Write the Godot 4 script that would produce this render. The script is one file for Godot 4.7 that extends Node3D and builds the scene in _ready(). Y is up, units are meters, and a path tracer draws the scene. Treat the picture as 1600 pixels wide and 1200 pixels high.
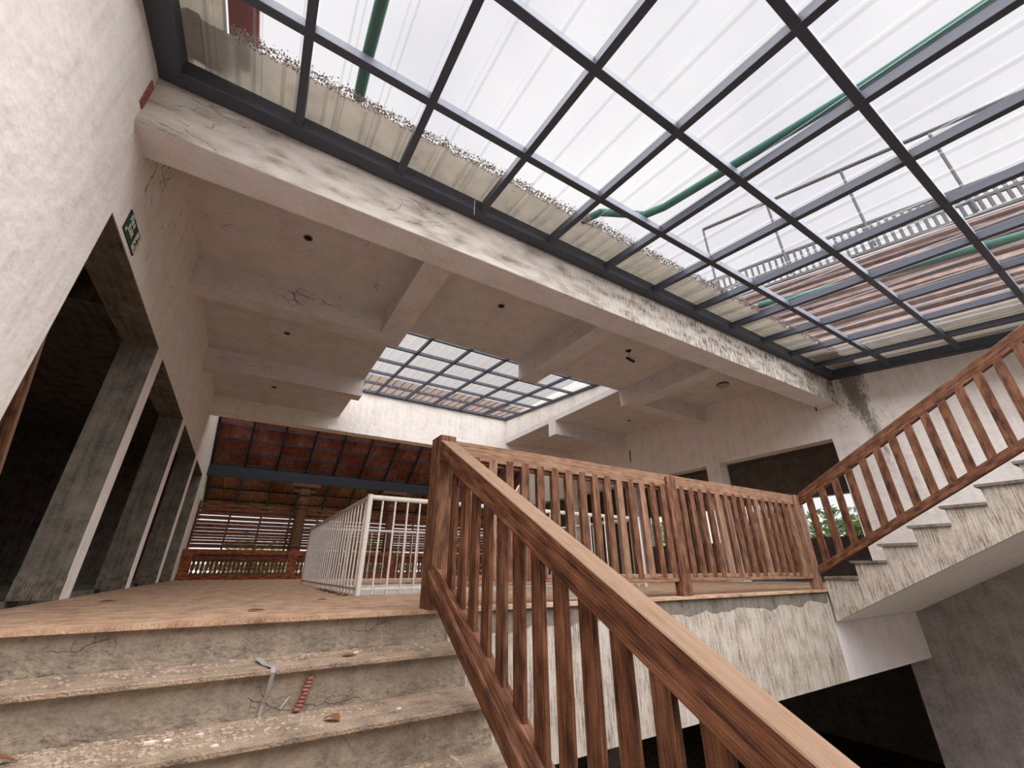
extends Node3D
# An abandoned stair hall under a corrugated skylight. x to the right, y up from the landing floor, depth d runs along -z.

var rng := RandomNumberGenerator.new()
var taken := {}
var M := {}

const WL := -1.08      # left wall
const WR := 7.75       # right wall
const YC := 3.32       # slab soffit
const DB := -3.0       # wall behind the camera


func P(x: float, y: float, d: float) -> Vector3:
	return Vector3(x, y, -d)


# ------------------------------------------------------------------ mesh helpers
func tri(st: SurfaceTool, a: Vector3, b: Vector3, c: Vector3, n: Vector3, ua: Vector2, ub: Vector2, uc: Vector2) -> void:
	if (b - a).cross(c - a).dot(n) > 0.0:
		var t := b
		b = c
		c = t
		var u := ub
		ub = uc
		uc = u
	st.set_normal(n)
	st.set_uv(ua)
	st.add_vertex(a)
	st.set_normal(n)
	st.set_uv(ub)
	st.add_vertex(b)
	st.set_normal(n)
	st.set_uv(uc)
	st.add_vertex(c)


func quad(st: SurfaceTool, a: Vector3, b: Vector3, c: Vector3, d: Vector3, n: Vector3, ua: Vector2, ub: Vector2, uc: Vector2, ud: Vector2) -> void:
	tri(st, a, b, c, n, ua, ub, uc)
	tri(st, a, c, d, n, ua, uc, ud)


func new_st() -> SurfaceTool:
	var st := SurfaceTool.new()
	st.begin(Mesh.PRIMITIVE_TRIANGLES)
	return st


# box between two corners in x, y, depth, uv in metres
func bx(st: SurfaceTool, x0: float, x1: float, y0: float, y1: float, d0: float, d1: float, uo := Vector2.ZERO) -> void:
	var z0 := -d1
	var z1 := -d0
	for s in [0, 1]:
		var x: float = [x0, x1][s]
		var nx := Vector3(s * 2 - 1, 0, 0)
		quad(st, Vector3(x, y0, z0), Vector3(x, y0, z1), Vector3(x, y1, z1), Vector3(x, y1, z0), nx, Vector2(-z0, -y0) + uo, Vector2(-z1, -y0) + uo, Vector2(-z1, -y1) + uo, Vector2(-z0, -y1) + uo)
		var y: float = [y0, y1][s]
		var ny := Vector3(0, s * 2 - 1, 0)
		quad(st, Vector3(x0, y, z0), Vector3(x1, y, z0), Vector3(x1, y, z1), Vector3(x0, y, z1), ny, Vector2(x0, -z0) + uo, Vector2(x1, -z0) + uo, Vector2(x1, -z1) + uo, Vector2(x0, -z1) + uo)
		var z: float = [z0, z1][s]
		var nz := Vector3(0, 0, s * 2 - 1)
		quad(st, Vector3(x0, y0, z), Vector3(x1, y0, z), Vector3(x1, y1, z), Vector3(x0, y1, z), nz, Vector2(x0, -y0) + uo, Vector2(x1, -y0) + uo, Vector2(x1, -y1) + uo, Vector2(x0, -y1) + uo)


# a profile (in axes ax, ay) drawn along a vector; u runs along the length
func prism(st: SurfaceTool, prof: PackedVector2Array, o: Vector3, ax: Vector3, ay: Vector3, along: Vector3, uo := Vector2.ZERO) -> void:
	var n := prof.size()
	var mid := Vector2.ZERO
	for q in prof:
		mid += q / n
	var length := along.length()
	var v := 0.0
	for i in n:
		var a := prof[i]
		var b := prof[(i + 1) % n]
		var pa := o + ax * a.x + ay * a.y
		var pb := o + ax * b.x + ay * b.y
		var nn := (pb - pa).cross(along).normalized()
		var dirn := (a + b) / 2.0 - mid
		if nn.dot(ax * dirn.x + ay * dirn.y) < 0.0:
			nn = -nn
		var w := a.distance_to(b)
		quad(st, pa, pb, pb + along, pa + along, nn, Vector2(0, v) + uo, Vector2(0, v + w) + uo, Vector2(length, v + w) + uo, Vector2(length, v) + uo)
		v += w
	var ids := Geometry2D.triangulate_polygon(prof)
	var dn := along.normalized()
	for k in range(0, ids.size(), 3):
		var q := [prof[ids[k]], prof[ids[k + 1]], prof[ids[k + 2]]]
		var w3 := []
		for e in q:
			w3.append(o + ax * e.x + ay * e.y)
		tri(st, w3[0], w3[1], w3[2], -dn, q[0] + uo, q[1] + uo, q[2] + uo)
		tri(st, w3[0] + along, w3[1] + along, w3[2] + along, dn, q[0] + uo, q[1] + uo, q[2] + uo)


func oct(w: float, h: float, c: float) -> PackedVector2Array:
	var a := w / 2.0
	var b := h / 2.0
	return PackedVector2Array([Vector2(-a + c, -b), Vector2(a - c, -b), Vector2(a, -b + c), Vector2(a, b - c), Vector2(a - c, b), Vector2(-a + c, b), Vector2(-a, b - c), Vector2(-a, -b + c)])


# chamfered bar from p to q; side is the direction of its width
func bar(st: SurfaceTool, p: Vector3, q: Vector3, side: Vector3, w: float, h: float, c := 0.004, uo := Vector2.ZERO) -> void:
	var along := q - p
	var sx := (side - along.normalized() * side.dot(along.normalized())).normalized()
	var sy := along.normalized().cross(sx)
	prism(st, oct(w, h, c), p, sx, sy, along, uo)


func tube(st: SurfaceTool, p: Vector3, q: Vector3, r: float, n := 10) -> void:
	var along := q - p
	var t := along.normalized()
	var sx := (Vector3.UP if absf(t.y) < 0.9 else Vector3.RIGHT).cross(t).normalized()
	var sy := t.cross(sx)
	for i in n:
		var a0 := TAU * i / n
		var a1 := TAU * (i + 1) / n
		var n0 := sx * cos(a0) + sy * sin(a0)
		var n1 := sx * cos(a1) + sy * sin(a1)
		smooth_quad(st, [p + n0 * r, p + n1 * r, q + n1 * r, q + n0 * r], [n0, n1, n1, n0])
		tri(st, p, p + n0 * r, p + n1 * r, -t, Vector2(.5, .5), Vector2.ZERO, Vector2.RIGHT)
		tri(st, q, q + n0 * r, q + n1 * r, t, Vector2(.5, .5), Vector2.ZERO, Vector2.RIGHT)


func smooth_quad(st: SurfaceTool, p: Array, n: Array, uv := [Vector2(0, 0), Vector2(1, 0), Vector2(1, 1), Vector2(0, 1)]) -> void:
	var ids := [0, 1, 2, 0, 2, 3]
	var face: Vector3 = n[0] + n[1] + n[2] + n[3]
	if (p[1] - p[0]).cross(p[2] - p[0]).dot(face) > 0.0:
		ids = [0, 2, 1, 0, 3, 2]
	for i in ids:
		st.set_normal(n[i])
		st.set_uv(uv[i])
		st.add_vertex(p[i])


# profile of (radius, height) turned about the vertical through o
func lathe(st: SurfaceTool, prof: PackedVector2Array, o: Vector3, n := 16) -> void:
	for i in prof.size() - 1:
		var a := prof[i]
		var b := prof[i + 1]
		var e := b - a
		var nr := Vector2(e.y, -e.x).normalized()
		for k in n:
			var t0 := TAU * k / n
			var t1 := TAU * (k + 1) / n
			var c0 := Vector3(cos(t0), 0, sin(t0))
			var c1 := Vector3(cos(t1), 0, sin(t1))
			var up := Vector3.UP
			smooth_quad(st, [o + c0 * a.x + up * a.y, o + c1 * a.x + up * a.y, o + c1 * b.x + up * b.y, o + c0 * b.x + up * b.y], [c0 * nr.x + up * nr.y, c1 * nr.x + up * nr.y, c1 * nr.x + up * nr.y, c0 * nr.x + up * nr.y], [Vector2(k / float(n), a.y), Vector2((k + 1) / float(n), a.y), Vector2((k + 1) / float(n), b.y), Vector2(k / float(n), b.y)])


# ------------------------------------------------------------------ scene helpers
func numbered(called: String) -> String:
	var n: int = taken.get(called, 0)
	taken[called] = n + 1
	return called if n == 0 else "%s_%03d" % [called, n]


func thing(called: String, label: String, category: String, at: Vector3, group := "", kind := "") -> Node3D:
	var o := Node3D.new()
	o.name = numbered(called)
	add_child(o)
	o.position = at
	meta(o, label, category, group, kind)
	return o


func meta(o: Node3D, label: String, category: String, group := "", kind := "") -> void:
	o.set_meta("label", label)
	o.set_meta("category", category)
	if group:
		o.set_meta("group", group)
	if kind:
		o.set_meta("kind", kind)


func inst(called: String, mesh: Mesh, mat: Material, parent: Node3D, at := Vector3.ZERO) -> MeshInstance3D:
	var o := MeshInstance3D.new()
	o.name = called
	o.mesh = mesh
	o.material_override = mat
	parent.add_child(o, true)
	o.position = at
	return o


# commits world-space geometry as a part: the node is shifted so that the thing's own position does not move it
func part(called: String, st: SurfaceTool, mat: Material, parent: Node3D) -> MeshInstance3D:
	var off := Vector3.ZERO
	var q: Node = parent
	while q != self and q is Node3D:
		off += q.position
		q = q.get_parent()
	return inst(called, st.commit(), mat, parent, -off)


func solo(called: String, st: SurfaceTool, mat: Material, label: String, category: String, group := "", kind := "") -> MeshInstance3D:
	var o := inst(numbered(called), st.commit(), mat, self)
	meta(o, label, category, group, kind)
	return o


# ------------------------------------------------------------------ textures
func nz(w: int, h: int, freq: float, octaves: int, sd: int, sx := 1, sy := 1) -> PackedByteArray:
	var f := FastNoiseLite.new()
	f.noise_type = FastNoiseLite.TYPE_SIMPLEX_SMOOTH
	f.seed = sd
	f.frequency = freq
	f.fractal_octaves = octaves
	var im := f.get_seamless_image(maxi(16, w / sx), maxi(16, h / sy))
	im.convert(Image.FORMAT_L8)
	im.resize(w, h, Image.INTERPOLATE_CUBIC)
	return im.get_data()


func ramp(stops: Array) -> Gradient:
	var g := Gradient.new()
	var offs := PackedFloat32Array()
	var cols := PackedColorArray()
	for s in stops:
		offs.append(s[0])
		cols.append(s[1])
	g.offsets = offs
	g.colors = cols
	return g


# layers: [bytes, weight]; the weighted sum about one half looks up the ramp
func tex_image(w: int, h: int, layers: Array, g: Gradient) -> Image:
	var lut := PackedColorArray()
	for i in 256:
		lut.append(g.sample(i / 255.0))
	var out := PackedByteArray()
	out.resize(w * h * 3)
	for i in w * h:
		var t := 127.5
		for l in layers:
			t += (l[0][i] - 127.5) * l[1]
		var c := lut[clampi(int(t), 0, 255)]
		out[i * 3] = c.r8
		out[i * 3 + 1] = c.g8
		out[i * 3 + 2] = c.b8
	return Image.create_from_data(w, h, false, Image.FORMAT_RGB8, out)


func grey_tex(w: int, h: int, bytes: PackedByteArray) -> ImageTexture:
	return ImageTexture.create_from_image(Image.create_from_data(w, h, false, Image.FORMAT_L8, bytes))


# a wandering crack with small branches, drawn as dark pixels
func crack(im: Image, p: Vector2, dirn: Vector2, steps: int, dark: Color, strength := 0.8, wide := 1) -> void:
	var d := dirn.normalized()
	var w := im.get_width()
	var h := im.get_height()
	for i in steps:
		d = (d + Vector2(rng.randf_range(-.55, .55), rng.randf_range(-.55, .55)) + dirn.normalized() * .25).normalized()
		p += d
		var s := strength * rng.randf_range(.55, 1.0)
		for k in wide:
			var x := posmod(int(p.x) + (k % 2), w)
			var y := clampi(int(p.y) + (k / 2), 0, h - 1)
			im.set_pixel(x, y, im.get_pixel(x, y).lerp(dark, s))
		if steps > 14 and rng.randf() < .03:
			crack(im, p, d.rotated(rng.randf_range(-1.3, 1.3)), steps / 4, dark, strength * .8)


func c8(r: int, g: int, b: int) -> Color:
	return Color8(r, g, b)


func mat(col: Color, rough := .85, tx: Texture2D = null, scale := Vector3.ONE, bump: Texture2D = null, bump_cm := 0.0) -> StandardMaterial3D:
	var m := StandardMaterial3D.new()
	m.albedo_color = col
	m.roughness = rough
	m.metallic_specular = .35
	if tx:
		m.albedo_texture = tx
		m.uv1_scale = scale
	if bump:
		m.heightmap_enabled = true
		m.heightmap_texture = bump
		m.heightmap_scale = bump_cm
		m.uv1_scale = scale
	return m


func relief(bytes: PackedByteArray, w: int, h: int, depth: float) -> ImageTexture:
	var im := Image.create_from_data(w, h, false, Image.FORMAT_L8, bytes)
	im.convert(Image.FORMAT_RGBA8)
	im.bump_map_to_normal_map(depth)
	return ImageTexture.create_from_image(im)


func with_relief(m: StandardMaterial3D, t: Texture2D, k := 1.0) -> StandardMaterial3D:
	m.normal_enabled = true
	m.normal_texture = t
	m.normal_scale = k
	return m


func world_tri(m: StandardMaterial3D) -> StandardMaterial3D:
	m.uv1_triplanar = true
	m.uv1_world_triplanar = true
	return m


func make_materials() -> void:
	var S := 512
	var coarse := nz(S, S, .012, 4, 3)
	var fine := nz(S, S, .09, 3, 5)
	var speck := nz(S, S, .22, 2, 8)
	var drip := nz(S, S, .05, 3, 11, 1, 14)
	var drip2 := nz(S, S, .11, 2, 12, 1, 9)
	var grain := nz(S, S, .05, 4, 21, 14, 1)
	var grain2 := nz(S, S, .16, 2, 23, 9, 1)
	var T := func(layers: Array, stops: Array) -> ImageTexture: return ImageTexture.create_from_image(tex_image(S, S, layers, ramp(stops)))
	# painted plaster, cream, with grime in runs
	var cream: ImageTexture = T.call([[coarse, .5], [drip, .5], [fine, .2]], [[0, c8(200, 190, 179)], [.22, c8(226, 218, 210)], [.5, c8(236, 229, 222)], [1, c8(241, 236, 229)]])
	M.cream = with_relief(world_tri(mat(Color.WHITE, .9, cream, Vector3.ONE * .45)), relief(nz(S, S, .03, 4, 31), S, S, 3.0), .5)
	# soffit paint
	var soff: ImageTexture = T.call([[coarse, .5], [fine, .3], [speck, .12]], [[0, c8(188, 178, 174)], [.35, c8(210, 202, 199)], [.7, c8(221, 214, 212)], [1, c8(228, 222, 220)]])
	M.soffit = world_tri(mat(Color.WHITE, .92, soff, Vector3.ONE * .4))
	var thin := nz(S, S, .34, 2, 14, 1, 32)
	var thin2 := nz(S, S, .42, 1, 15, 1, 18)
	var runs_im := tex_image(S, S, [[thin, .8], [thin2, .5], [drip, .16], [coarse, .4], [fine, .2], [speck, .12]], ramp([[0, c8(92, 81, 70)], [.15, c8(128, 116, 102)], [.36, c8(158, 147, 133)], [.58, c8(182, 172, 159)], [1, c8(202, 193, 181)]]))
	for i in 26:
		crack(runs_im, Vector2(rng.randf() * S, rng.randf() * S), Vector2(rng.randf_range(-.1, .1), 1), rng.randi_range(10, 40), c8(58, 49, 41), .7)
	M.runs = mat(Color.WHITE, .9, ImageTexture.create_from_image(runs_im), Vector3(.55, .62, 1))
	# old beam face: greyer film, scratches and fine cracks
	var bw := 2048
	var bh := 128
	var bn1 := nz(bw, bh, .02, 4, 71, 2, 1)
	var bn2 := nz(bw, bh, .2, 2, 72, 1, 8)
	var bn3 := nz(bw, bh, .3, 2, 73)
	var bn4 := nz(bw, bh, .06, 3, 74, 1, 4)
	var beam_im := Image.create(bw, bh, false, Image.FORMAT_RGB8)
	var bg := ramp([[0, c8(80, 72, 63)], [.25, c8(130, 121, 110)], [.45, c8(174, 165, 154)], [.7, c8(198, 190, 180)], [1, c8(210, 203, 193)]])
	for y in bh:
		for x in bw:
			var i := y * bw + x
			var u := x / float(bw)
			var wet := smoothstep(.3, .62, u)
			var t := .62 + (bn1[i] - 128) / 340.0 + (bn3[i] - 128) / 1100.0 + wet * ((bn2[i] - 128) / 230.0 + (bn4[i] - 128) / 420.0 - .06)
			beam_im.set_pixel(x, y, bg.sample(clampf(t, 0, 1)))
	for i in 34:
		var at := Vector2([rng.randf_range(20, 90), rng.randf_range(330, 520), rng.randf_range(560, 860), rng.randf_range(0, bw)][i % 4], rng.randf_range(8, 110))
		crack(beam_im, at, Vector2(1, rng.randf_range(-.9, 1.2)), rng.randi_range(12, 60), c8(58, 50, 43), .8)
	crack(beam_im, Vector2(1840, 4), Vector2(.06, 1), 120, c8(40, 38, 30), .8, 4)
	crack(beam_im, Vector2(1848, 4), Vector2(.05, 1), 120, c8(50, 46, 36), .8, 4)
	M.beam = mat(Color.WHITE, .9, ImageTexture.create_from_image(beam_im), Vector3(1.0 / (WR - WL), 1.0 / .43, 1))
	M.beam.uv1_offset = Vector3(-WL / (WR - WL), 3.06 / .43, 0)
	# cement render of jambs and risers
	var cem_im := tex_image(S, S, [[coarse, .55], [fine, .3], [speck, .22], [drip, .25]], ramp([[0, c8(104, 93, 82)], [.3, c8(132, 120, 107)], [.55, c8(150, 137, 121)], [.8, c8(166, 150, 131)], [1, c8(182, 165, 145)]]))
	var lines := cem_im.duplicate()
	for i in 7:
		crack(lines, Vector2(rng.randf() * S, rng.randf_range(.05, .95) * S), Vector2(1, rng.randf_range(-.12, .12)), rng.randi_range(60, 260), c8(52, 43, 35), .8, 2)
	for i in 16:
		crack(lines, Vector2(rng.randf() * S, rng.randf() * S), Vector2(rng.randf_range(-1, 1), 1), rng.randi_range(8, 40), c8(66, 54, 44), .7)
	M.riser = mat(Color.WHITE, .95, ImageTexture.create_from_image(lines), Vector3(.9, 1.1, 1), grey_tex(S, S, nz(S, S, .05, 5, 41)), .7)
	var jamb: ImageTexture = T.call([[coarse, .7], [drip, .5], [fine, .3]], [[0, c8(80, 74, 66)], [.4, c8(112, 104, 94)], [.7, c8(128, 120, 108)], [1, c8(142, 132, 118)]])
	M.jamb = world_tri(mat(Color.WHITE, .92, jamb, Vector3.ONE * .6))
	var dado: ImageTexture = T.call([[coarse, .6], [speck, .5], [drip2, .6]], [[0, c8(58, 52, 45)], [.5, c8(120, 110, 97)], [1, c8(158, 146, 128)]])
	M.dado = world_tri(mat(Color.WHITE, .95, dado, Vector3.ONE * 1.5))
	# dust over stone
	var dust: ImageTexture = T.call([[coarse, .7], [fine, .5], [speck, .4]], [[0, c8(112, 88, 69)], [.3, c8(158, 127, 102)], [.6, c8(182, 150, 122)], [1, c8(200, 170, 142)]])
	M.dust = with_relief(world_tri(mat(Color.WHITE, .97, dust, Vector3.ONE * .8)), relief(speck, S, S, 2.0), .5)
	var tread: ImageTexture = T.call([[coarse, .8], [fine, .45], [speck, .35], [grain, .3]], [[0, c8(98, 87, 77)], [.3, c8(134, 117, 100)], [.6, c8(156, 136, 116)], [1, c8(174, 153, 132)]])
	M.tread = mat(Color.WHITE, .95, tread, Vector3(.9, .9, 1), grey_tex(S, S, speck), .5)
	# timber
	var wood: ImageTexture = T.call([[grain, .6], [grain2, .45], [coarse, .7], [speck, .25]], [[0, c8(62, 41, 29)], [.3, c8(108, 74, 53)], [.55, c8(140, 100, 74)], [.8, c8(163, 122, 92)], [1, c8(184, 146, 114)]])
	var wood_b := grey_tex(S, S, grain2)
	M.wood_dark = mat(c8(205, 186, 178), .62, wood, Vector3(.8, 2.4, 1), wood_b, .12)
	M.wood = mat(c8(200, 190, 186), .7, wood, Vector3(.9, 2.2, 1), wood_b, .12)
	M.wood_b = mat(c8(192, 176, 168), .7, wood, Vector3(1.0, 2.0, 1), wood_b, .12)
	M.wood_c = mat(c8(204, 197, 194), .72, wood, Vector3(.8, 2.6, 1), wood_b, .12)
	var pale: ImageTexture = T.call([[grain, .7], [grain2, .5], [coarse, .5], [speck, .2]], [[0, c8(88, 62, 46)], [.25, c8(140, 104, 80)], [.55, c8(170, 132, 104)], [1, c8(196, 160, 130)]])
	M.wood_pale = mat(c8(208, 205, 205), .8, pale, Vector3(.9, 2.2, 1), wood_b, .12)
	var worn: ImageTexture = T.call([[grain, .45], [grain2, .3], [coarse, .4], [speck, .2]], [[0, c8(100, 78, 60)], [.4, c8(122, 97, 77)], [1, c8(138, 113, 92)]])
	M.wood_worn = mat(Color.WHITE, .85, worn, Vector3(.9, 2.2, 1))
	M.bench = mat(c8(235, 180, 150), .6, wood, Vector3(.9, 2.2, 1))
	M.slat = mat(c8(190, 160, 144), .7, wood, Vector3(1.2, 3, 1))
	# steel
	M.steel = mat(c8(62, 65, 76), .55)
	M.steel.metallic_specular = .5
	M.steel_dark = mat(c8(36, 39, 47), .6)
	M.white_paint = mat(Color.WHITE, .6, T.call([[coarse, .6], [speck, .7], [fine, .4]], [[0, c8(112, 84, 62)], [.16, c8(176, 164, 150)], [.4, c8(214, 206, 196)], [1, c8(228, 221, 212)]]), Vector3(3, 3, 1))
	var sheet: ImageTexture = T.call([[coarse, .5], [speck, .3], [fine, .25]], [[0, c8(142, 138, 132)], [.4, c8(186, 183, 177)], [1, c8(204, 201, 196)]])
	M.sheet = world_tri(mat(Color.WHITE, .7, sheet, Vector3.ONE * .8))
	M.sheet.backlight_enabled = true
	M.sheet.backlight = c8(228, 226, 222)
	M.pane = mat(Color(.96, .96, .97, .03), .04)
	M.pane.transparency = BaseMaterial3D.TRANSPARENCY_ALPHA
	M.pane_dull = mat(Color(.8, .78, .75, .62), .6)
	M.pane_dull.transparency = BaseMaterial3D.TRANSPARENCY_ALPHA
	M.pane_dull.backlight_enabled = true
	M.pane_dull.backlight = c8(96, 94, 90)
	M.rib_dull = mat(Color(.5, .47, .43, .45), .5)
	M.rib_dull.transparency = BaseMaterial3D.TRANSPARENCY_ALPHA
	M.rib = mat(Color(.55, .55, .56, .26), .5)
	M.rib.transparency = BaseMaterial3D.TRANSPARENCY_ALPHA
	M.grit = mat(c8(120, 112, 104), .95)
	M.chip = mat(c8(222, 212, 198), .95)
	M.grain_tan = mat(c8(184, 166, 146), .95)
	M.green = mat(c8(38, 80, 68), .85)
	M.red = mat(c8(112, 62, 60), .8)
	var clay: ImageTexture = T.call([[coarse, .8], [fine, .5], [speck, .3]], [[0, c8(92, 58, 48)], [.5, c8(146, 96, 80)], [1, c8(176, 124, 104)]])
	M.clay = world_tri(mat(Color.WHITE, .9, clay, Vector3.ONE * 1.2))
	M.clay_b = world_tri(mat(c8(226, 205, 196), .9, clay, Vector3.ONE * 1.1))
	M.stone = mat(c8(112, 82, 64), .8, T.call([[coarse, .7], [grain2, .4], [fine, .4]], [[0, c8(150, 130, 118)], [.5, c8(214, 200, 190)], [1, c8(250, 240, 232)]]), Vector3(2, 2, 1))
	M.grey_cement_shade = world_tri(mat(Color.WHITE, .95, T.call([[coarse, .6], [fine, .4], [drip, .3]], [[0, c8(122, 113, 108)], [.5, c8(152, 143, 138)], [1, c8(174, 166, 160)]]), Vector3.ONE * .5))  # cement grey; on the wall under the upper flight it stands in for shade
	M.black = mat(c8(30, 28, 28), .6)
	M.grey_plastic = mat(c8(170, 166, 160), .5)
	M.leaf_dry = mat(c8(120, 82, 52), .8)
	M.bark = mat(c8(84, 68, 54), .95)
	M.green_leaf = mat(c8(78, 90, 62), .8)
	M.green_leaf.backlight_enabled = true
	M.green_leaf.backlight = c8(52, 62, 36)
	M.grass = world_tri(mat(c8(120, 140, 88), .95, T.call([[coarse, .6], [speck, .6]], [[0, c8(140, 140, 130)], [1, c8(240, 240, 225)]]), Vector3.ONE * .3))
	var lichen: ImageTexture = T.call([[coarse, .8], [fine, .5], [speck, .4]], [[0, c8(58, 46, 43)], [.5, c8(96, 76, 70)], [.8, c8(122, 100, 92)], [1, c8(140, 126, 118)]])
	M.old_tile = world_tri(mat(Color.WHITE, .95, lichen, Vector3.ONE * .3))
	M.old_tile_b = world_tri(mat(c8(205, 205, 208), .95, lichen, Vector3.ONE * .24))
	M.lattice = mat(c8(78, 76, 78), .8)


# ------------------------------------------------------------------ build
func _ready() -> void:
	rng.seed = 20240607
	# camera, set from the vanishing points of the stair, the wall and the uprights
	var pitch := .42375
	var yaw := .55089
	var roll := -.0014
	var fw := Vector3(sin(yaw) * cos(pitch), sin(pitch), -cos(yaw) * cos(pitch))
	var rt := Vector3(cos(yaw), 0, sin(yaw))
	var up := rt.cross(fw)
	var r2 := rt * cos(roll) + up * sin(roll)
	var u2 := -rt * sin(roll) + up * cos(roll)
	var cam := Camera3D.new()
	cam.name = "camera"
	cam.fov = rad_to_deg(2.0 * atan(600.0 / 642.6))
	cam.near = .02
	cam.far = 400
	add_child(cam)
	cam.transform = Transform3D(Basis(r2, u2, -fw), P(0, .2024, 0))
	cam.current = true
	# overcast sky
	var we := WorldEnvironment.new()
	we.name = "overcast_sky"
	var env := Environment.new()
	env.background_mode = Environment.BG_SKY
	env.tonemap_mode = Environment.TONE_MAPPER_LINEAR
	env.tonemap_exposure = 1.32
	env.sdfgi_enabled = true
	env.ssao_enabled = true
	env.ssil_enabled = true
	var sky := Sky.new()
	var pano := PanoramaSkyMaterial.new()
	var cl := FastNoiseLite.new()
	cl.seed = 4
	cl.frequency = 1.6
	cl.fractal_octaves = 5
	var sim := Image.create(512, 256, false, Image.FORMAT_RGB8)
	for yy in 256:
		var el := (0.5 - (yy + .5) / 256.0) * PI
		for xx in 512:
			var az := (xx + .5) / 512.0 * TAU
			var dv := Vector3(cos(el) * cos(az), sin(el), cos(el) * sin(az))
			var t := clampf(.5 + .9 * cl.get_noise_3dv(dv * Vector3(1, 1.6, 1)), 0, 1)
			sim.set_pixel(xx, yy, c8(224, 223, 229).lerp(c8(250, 248, 248), t))
	pano.panorama = ImageTexture.create_from_image(sim)
	pano.energy_multiplier = .83
	sky.sky_material = pano
	env.sky = sky
	we.environment = env
	add_child(we)
	# the veiled sun: a broad bright patch of cloud high up
	var sun := DirectionalLight3D.new()
	sun.name = "veiled_sun"
	sun.light_color = c8(252, 251, 255)
	sun.light_energy = 4.2
	sun.light_angular_distance = 125.0
	sun.shadow_enabled = true
	add_child(sun)
	sun.look_at_from_position(Vector3(.4, 8, 3.2), Vector3.ZERO)

	make_materials()
	build_shell()
	build_skylights()
	build_stairs()
	build_railings()
	build_far_veranda()
	build_fittings()
	build_outside()
	build_debris()


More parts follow.
